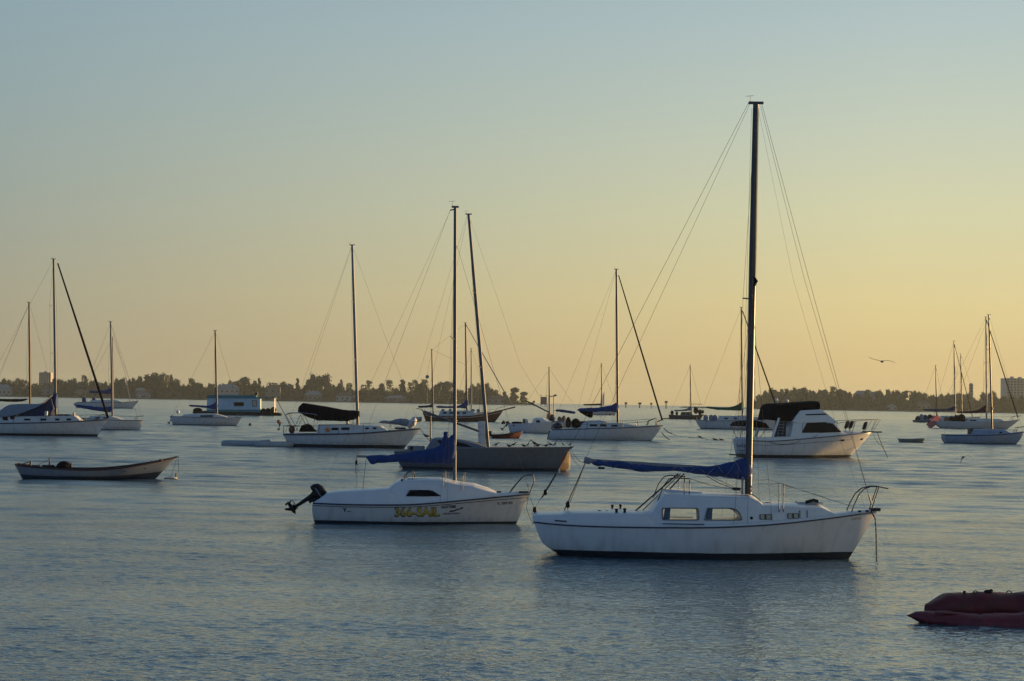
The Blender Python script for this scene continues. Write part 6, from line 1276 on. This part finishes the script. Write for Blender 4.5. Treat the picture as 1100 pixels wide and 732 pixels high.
def inflatable(o, yaw, label, L, B, R, tm, rise=0.15, name='inflatable_dinghy', group=None, floor=True, motor=False):
    """two side tubes joined round the bow, cone ends aft, transom and floor"""
    root = empty(name, on_water(*o), label, 'inflatable', group, yaw); b = MB(); pts = []; rad = []
    n = 46
    for i in range(n+1):
        t = i/n*2-1; a = abs(t); sg = -1 if t < 0 else 1
        x = -L/2+L*0.72*(1-a)*1.39 if a > 0.28 else L/2-(L*0.28)*(a/0.28)**2*1.0
        x = -L/2+(L-0.0)*(1-a**1) if a > 0.35 else None
        if x is None: s = a/0.35; x = -L/2+L*0.65+L*0.35*cos(s*pi/2); y = sg*(B/2)*sin(s*pi/2)
        else: y = sg*B/2
        z = R*0.72+rise*max(0, (x-L*0.1)/(L*0.4))**2
        pts.append(Vector((x, y, z))); e = (1-a)*L; rad.append(R*min(1, 0.8+e/(R*4)))
    rings = []
    for i, p in enumerate(pts):
        d = (pts[min(n, i+1)]-pts[max(0, i-1)]).normalized(); u = Vector((0, 0, 1)); s_ = d.cross(u).normalized(); w = s_.cross(d)
        rings.append([p+s_*(cos(2*pi*k/14)*rad[i])+w*(sin(2*pi*k/14)*rad[i]) for k in range(14)])
    b.loft(rings).build('tube', tm, root, smooth=60)
    MB().box((-L*0.38, 0, R*0.9), (0.05, B-R*0.6, R*1.5)).build('transom', M['black'], root)
    MB().box((-0.02*L, 0, R*0.35), (L*0.74, B-R*0.8, 0.05)).build('floor', M['grey_cloth'], root)
    MB().box((-L*0.08, 0, R*1.3), (0.22, B-R*0.9, 0.04)).build('thwart', M['grey_cloth'], root, bevel=0.01)
    rp = MB()
    for sd in (-1, 1):
        for k in range(4): rp.tube(sag((lerp(-L*0.3, L*0.22, k/4), sd*(B/2+R*0.85), R*1.15), (lerp(-L*0.3, L*0.22, (k+1)/4), sd*(B/2+R*0.85), R*1.15), 0.05, 6), 0.009, 4)
    rp.build('grab_line', M['rope'], root)
    return root
gt = mat('grey_hypalon', (0.33, 0.345, 0.35), 0.55, 0, 0.12)
inflatable((264, 479), radians(-3), 'long grey inflatable dinghy, the outer one tied behind the black covered sloop', 3.1, 1.1, 0.21, gt, 0.1)
inflatable((294, 480), radians(4), 'grey inflatable dinghy tied close under the stern of the black covered sloop', 2.5, 1.1, 0.2, gt, 0.05)

# red inflatable in the right corner: far tube riding high, near tube low in the water and tapering to a point
def red_inflatable():
    fr = Frame(1050, 668.5); H = lambda px, py, y=0.0: (fr(px, py)[0], y, fr(px, py)[1])
    root = empty('inflatable_boat', fr.o, 'dark red inflatable boat cut by the lower right corner', 'inflatable')
    rm = mat('dark_red_hypalon', (0.115, 0.007, 0.011), 0.6, 0, 0.45, 4, 0.02); rm2 = mat('worn_red_hypalon', (0.165, 0.014, 0.020), 0.5, 0, 0.4, 4, 0.02)
    def hump(st, m, nm, nseg=18):
        rings = []
        for px, yt, yb, y, wy in st:
            (x, zt), (_, zb) = fr(px, yt), fr(px, yb); c = (zt+zb)/2; h = (zt-zb)/2
            rings.append([(x+0.012*sin(k*2.1+px*0.3), y+wy*cos(2*pi*k/nseg), c+h*sin(2*pi*k/nseg)) for k in range(nseg)])
        fine = []
        for a, b in zip(rings, rings[1:]):        # finer rings, creased and sagging where the fabric is slack
            m_ = max(1, int(abs(b[0][0]-a[0][0])/0.05))
            for q in range(m_):
                t = q/m_; r = [Vector(u).lerp(Vector(v), t) for u, v in zip(a, b)]; cc = sum(r, Vector())/len(r)
                fine.append([p_+(p_-cc).normalized()*(0.030*noise.noise(Vector((p_.x*2.4, j*0.55, y*9)))+0.012*noise.noise(Vector((p_.x*9, j*1.3, 3)))-0.010*max(0, cos(p_.x*9.2))**14) for j, p_ in enumerate(r)])
        rings = fine+[rings[-1]]
        return MB().loft(rings).build(nm, m, root, smooth=60)
    # near tube: low, its underside in the water
    hump([(974.5, 660.9, 662, 0.0, 0.01), (978, 659.4, 663.5, -0.02, 0.06), (984, 656.8, 667, -0.04, 0.14), (992, 655.6, 671, -0.07, 0.2), (1003, 655.6, 675, -0.1, 0.23), (1020, 656.6, 677, -0.14, 0.25), (1036, 657.6, 679, -0.18, 0.26), (1060, 657.8, 681, -0.22, 0.27), (1087, 656.6, 683, -0.26, 0.28), (1104, 654, 684, -0.28, 0.28), (1150, 652, 686, -0.3, 0.28), (1190, 655, 684, -0.3, 0.22), (1212, 662, 678, -0.3, 0.08)], rm2, 'near_tube')
    # upturned far tube and bow with flat creased top
    hump([(996.5, 655, 660, 0.18, 0.04), (999.5, 651, 664, 0.25, 0.1), (1007, 647.2, 668, 0.33, 0.22), (1016, 643.2, 670, 0.4, 0.29), (1023, 640.5, 670, 0.44, 0.32), (1028, 639.8, 670, 0.46, 0.33), (1060, 639.9, 672, 0.5, 0.34), (1100, 640.2, 674, 0.55, 0.34), (1160, 641, 676, 0.58, 0.33), (1196, 647, 676, 0.58, 0.26), (1212, 660, 676, 0.58, 0.1)], rm, 'far_tube')
    MB().loft([[H(px, y0, -0.24-0.02*k) for y0, k in ((yt, 0), (yt+1.2, 1.5), (yt+2.2, 0))] for px, yt in ((1000, 655.4), (1036, 657.5), (1060, 657.7), (1087, 656.4), (1110, 652))], closed=False).build('seam_flap', rm2, root)
    rw_ = random.Random(5); wd = MB()
    for k in range(34):
        px = 984+k*3.6+rw_.uniform(-1.5, 1.5); q = H(px, interp([(980, 664), (1011, 667.3), (1049, 668.8), (1087, 672.5), (1110, 674)], px), -0.2-rw_.uniform(0.02, 0.2)); s_ = rw_.uniform(0.008, 0.022)
        wd.ball((q[0], q[1], 0.0), (s_*1.6, s_, s_*0.8), 7, 5)
    wd.build('fouling', M['rubber'], root)
    MB().box((fr(1110, 0)[0], 0.16, 0.06), (2.4, 0.7, 0.06)).build('floor', M['rubber'], root)
    MB().tube([H(1043, 640.8, 0.4), H(1043.2, 637.8, 0.4)], 0.025, 8).build('valve', M['black'], root)
    for px in (1055.5, 1092): MB().tube([H(px-3, 640.4, 0.42), H(px-1.8, 638.6, 0.42), H(px, 637.8, 0.42), H(px+2, 638.8, 0.42), H(px+3.6, 640.6, 0.42)], 0.009, 5).build('grab_handle', M['black'], root)
    MB().ball(H(1070, 639.2, 0.45), (0.075, 0.05, 0.035), 10, 6).build('rope_bundle', M['rope'], root); MB().ball(H(1073, 638.2, 0.45), (0.035, 0.03, 0.03), 8, 6).build('rope_bundle', M['rope'], root)
red_inflatable()

# ================================================================== birds
bird_m = mat('dark_plumage', (0.03, 0.03, 0.032), 0.8); gull_m = mat('grey_plumage', (0.16, 0.16, 0.16), 0.8)
def bird_mesh(kind):
    """one continuous body: tail, body, neck, head, beak; legs grown from the belly"""
    st = {'stand': [(-0.17, 0.075, 0.004, 0.02), (-0.10, 0.09, 0.014, 0.03), (-0.03, 0.105, 0.036, 0.042), (0.04, 0.125, 0.038, 0.044), (0.085, 0.155, 0.024, 0.026), (0.105, 0.185, 0.02, 0.02), (0.125, 0.2, 0.021, 0.02), (0.15, 0.2, 0.011, 0.008), (0.185, 0.192, 0.003, 0.003)],
          'rest': [(-0.17, 0.05, 0.004, 0.02), (-0.10, 0.055, 0.016, 0.034), (-0.02, 0.06, 0.04, 0.05), (0.05, 0.07, 0.04, 0.05), (0.085, 0.09, 0.026, 0.028), (0.10, 0.105, 0.022, 0.022), (0.125, 0.105, 0.012, 0.01), (0.16, 0.098, 0.003, 0.003)],
          'alert': [(-0.13, 0.05, 0.004, 0.018), (-0.08, 0.075, 0.016, 0.03), (-0.03, 0.11, 0.036, 0.042), (0.01, 0.15, 0.034, 0.038), (0.03, 0.19, 0.022, 0.022), (0.04, 0.22, 0.019, 0.018), (0.06, 0.235, 0.02, 0.019), (0.085, 0.232, 0.01, 0.007), (0.12, 0.226, 0.003, 0.003)]}[kind]
    b = MB(); b.loft([[(x, w*cos(2*pi*k/10), z+h*sin(2*pi*k/10)) for k in range(10)] for x, z, h, w in st])
    if kind != 'rest':
        for y in (-0.018, 0.018): b.tube([(0.0, y, 0.09), (0.005, y, 0.045), (0, y, 0.003), (0.03, y, 0.003)], [0.008, 0.004, 0.004, 0.003], 5)
    for sd in (-1, 1):                            # folded wing over the flank
        b.loft([[(x, sd*(w+0.004)*cos(a)*0.95, z+h*0.9*sin(a)) for a in (-0.5, 0.1, 0.7, 1.2)]+[(x, sd*(w-0.008)*cos(a), z+h*0.7*sin(a)) for a in (1.2, 0.7, 0.1, -0.5)] for x, z, h, w in [(st[0][0]-0.02, st[0][1]+0.004, 0.006, 0.012)]+st[1:4]])
    return b
GD = lambda px: ghl.sheer(gfr(px, 480)[0])
kinds = ['stand', 'rest', 'stand', 'rest', 'alert', 'stand', 'rest', 'rest', 'stand', 'alert', 'alert', 'alert']
src = {}
blabels = ['lone dark bird farthest left on the grey sloop foredeck, near its mast', 'dark bird crouched first in the pair right of the red skiff stern', 'dark bird standing upright as the second of the leftmost pair', 'crouched dark bird just left of an upright one, mid foredeck', 'upright alert dark bird in the middle of the grey sloop foredeck', 'larger standing bird with a pale breast, mid foredeck', 'small crouched bird against the pale breasted one', 'crouched bird starting the close cluster toward the bow', 'standing bird in the close cluster toward the bow', 'upright bird just right of the close cluster', 'single upright bird second from the bow tip', 'upright bird standing right at the bow tip']
for i, (px, k) in enumerate(zip((533, 546.8, 551.7, 562.7, 567.6, 574.2, 577.6, 586.5, 591, 596.4, 603.9, 613), kinds)):
    if k not in src: src[k] = bird_mesh(k).build('bird', bird_m, None, smooth=60); o = src[k]
    else: o = src[k].copy(); COL.objects.link(o)
    x = gfr(px, 480)[0]; sc = 1.0 if i != 5 else 1.35
    o.location = gfr.o+Vector((x, -0.5*ghl.hw(min(x, ghl.x1-0.1)), GD(px)+0.01)); o.rotation_euler = (0, 0, (0.3, 2.6, -0.4, 3.4, 0.2, 2.9, 0.1, 0.5, 2.8, 0.4, 3.0, 0.2)[i]); o.scale = (sc, sc*1.4, sc*1.25)
    tag(o, blabels[i], 'bird', 'birds resting on the grey sloop')
o = src['rest'].copy(); COL.objects.link(o); o.location = gfr.o+Vector((gfr(466.5, 0)[0], 0.0, gfr(466, 471.4)[1]+0.04)); o.scale = (1.4,)*3; tag(o, 'dark bird resting on the cabin roof of the grey sloop beside its stern post', 'bird', 'birds resting on the grey sloop')

def flying(name, px, py, Y, wl, wr, label, bank=0.0, sz=1.0, pitch=0.0, m=None):
    b = MB(); b.loft([[(x, w*cos(2*pi*k/10), z+h*sin(2*pi*k/10)) for k in range(10)] for x, z, h, w in [(-0.24, 0.0, 0.006, 0.05), (-0.14, 0.0, 0.025, 0.035), (-0.02, -0.005, 0.055, 0.055), (0.08, 0, 0.05, 0.05), (0.15, 0.015, 0.032, 0.034), (0.19, 0.02, 0.03, 0.03), (0.22, 0.016, 0.014, 0.014), (0.26, 0.008, 0.004, 0.004)]])
    for sd, q in ((-1, wl), (1, wr)):             # wings lofted from root to tip along y, thin but solid
        b.loft([[(c+ch, sd*y, z-0.003), (c+ch*0.3, sd*y, z+0.012), (c-ch, sd*y, z), (c, sd*y, z-0.008)] for y, z, c, ch in q])
    o = b.build(name, m or gull_m, None, smooth=60); o.location = at(px, py, Y); o.rotation_euler = (bank, pitch, radians(-88)); o.scale = (sz,)*3; tag(o, label, 'bird')
# seen from behind: the wings spread across the picture (local +y is picture right)
flying('gull', 947.6, 388.6, 84, [(0.0, 0.02, 0.03, 0.09), (0.2, 0.05, 0.05, 0.085), (0.42, 0.10, 0.03, 0.065), (0.62, 0.19, -0.04, 0.02)][:4], [(0.0, 0.02, 0.03, 0.09), (0.2, 0.05, 0.05, 0.085), (0.42, 0.03, 0.03, 0.06), (0.63, -0.05, -0.04, 0.02)], 'gull gliding in the sky with both wings spread', 0)
flying('gull', 1034.5, 491.3, 80, [(0.0, 0.02, 0.03, 0.09), (0.08, -0.12, 0.04, 0.08), (0.13, -0.32, 0.0, 0.02)], [(0.0, 0.02, 0.03, 0.09), (0.2, 0.08, 0.05, 0.085), (0.36, 0.04, 0.03, 0.06), (0.50, -0.04, -0.04, 0.02)], 'gull flapping low over the water with one wing down', 0, 0.95)

# small floats on the water
for px, py, r, lb in ((268.6, 457.4, 0.2, 'small dark float on open water left of the black covered sloop'), (431, 502.4, 0.11, 'round white mooring ball by the grey sloop stern'), (655.5, 446.6, 0.35, 'small dark float beyond the blue covered sloop'), (541, 455.6, 0.35, 'dark float under the ketch bowsprit')):
    b = MB().ball((0, 0, r*0.4), (r, r, r*0.9), 12, 8); b.tube([(0, 0, r), (0, 0, r*1.5)], r*0.25, 8); o = b.build('mooring_buoy', M['buoy'] if r == 0.11 else M['black'], None, smooth=50); o.location = on_water(px, py); tag(o, lb, 'buoy')
o = MB().tube([(p.x, p.y, 0.0) for p in [on_water(px, py) for px, py in ((722, 466.5), (728, 468.8), (736, 469.9), (744, 470.6), (752, 471), (760, 472.6), (773, 473.6), (777, 473.4))]], 0.05, 6).build('floating_line', M['rope'], None); tag(o, 'dark mooring line floating on the water between the blue covered sloop and the motor yacht', 'rope')
for px, py, lb in ((752, 470.6, 'dark bird sitting at the middle of the floating line'), (768, 473.2, 'dark bird on the water, left of the pair by the line end'), (775, 473.6, 'dark bird on the water at the very end of the floating line')):
    o = src['rest'].copy(); COL.objects.link(o); o.location = on_water(px, py)-Vector((0, 0, 0.03)); o.scale = (2.0,)*3; tag(o, lb, 'bird', 'birds by the floating line')
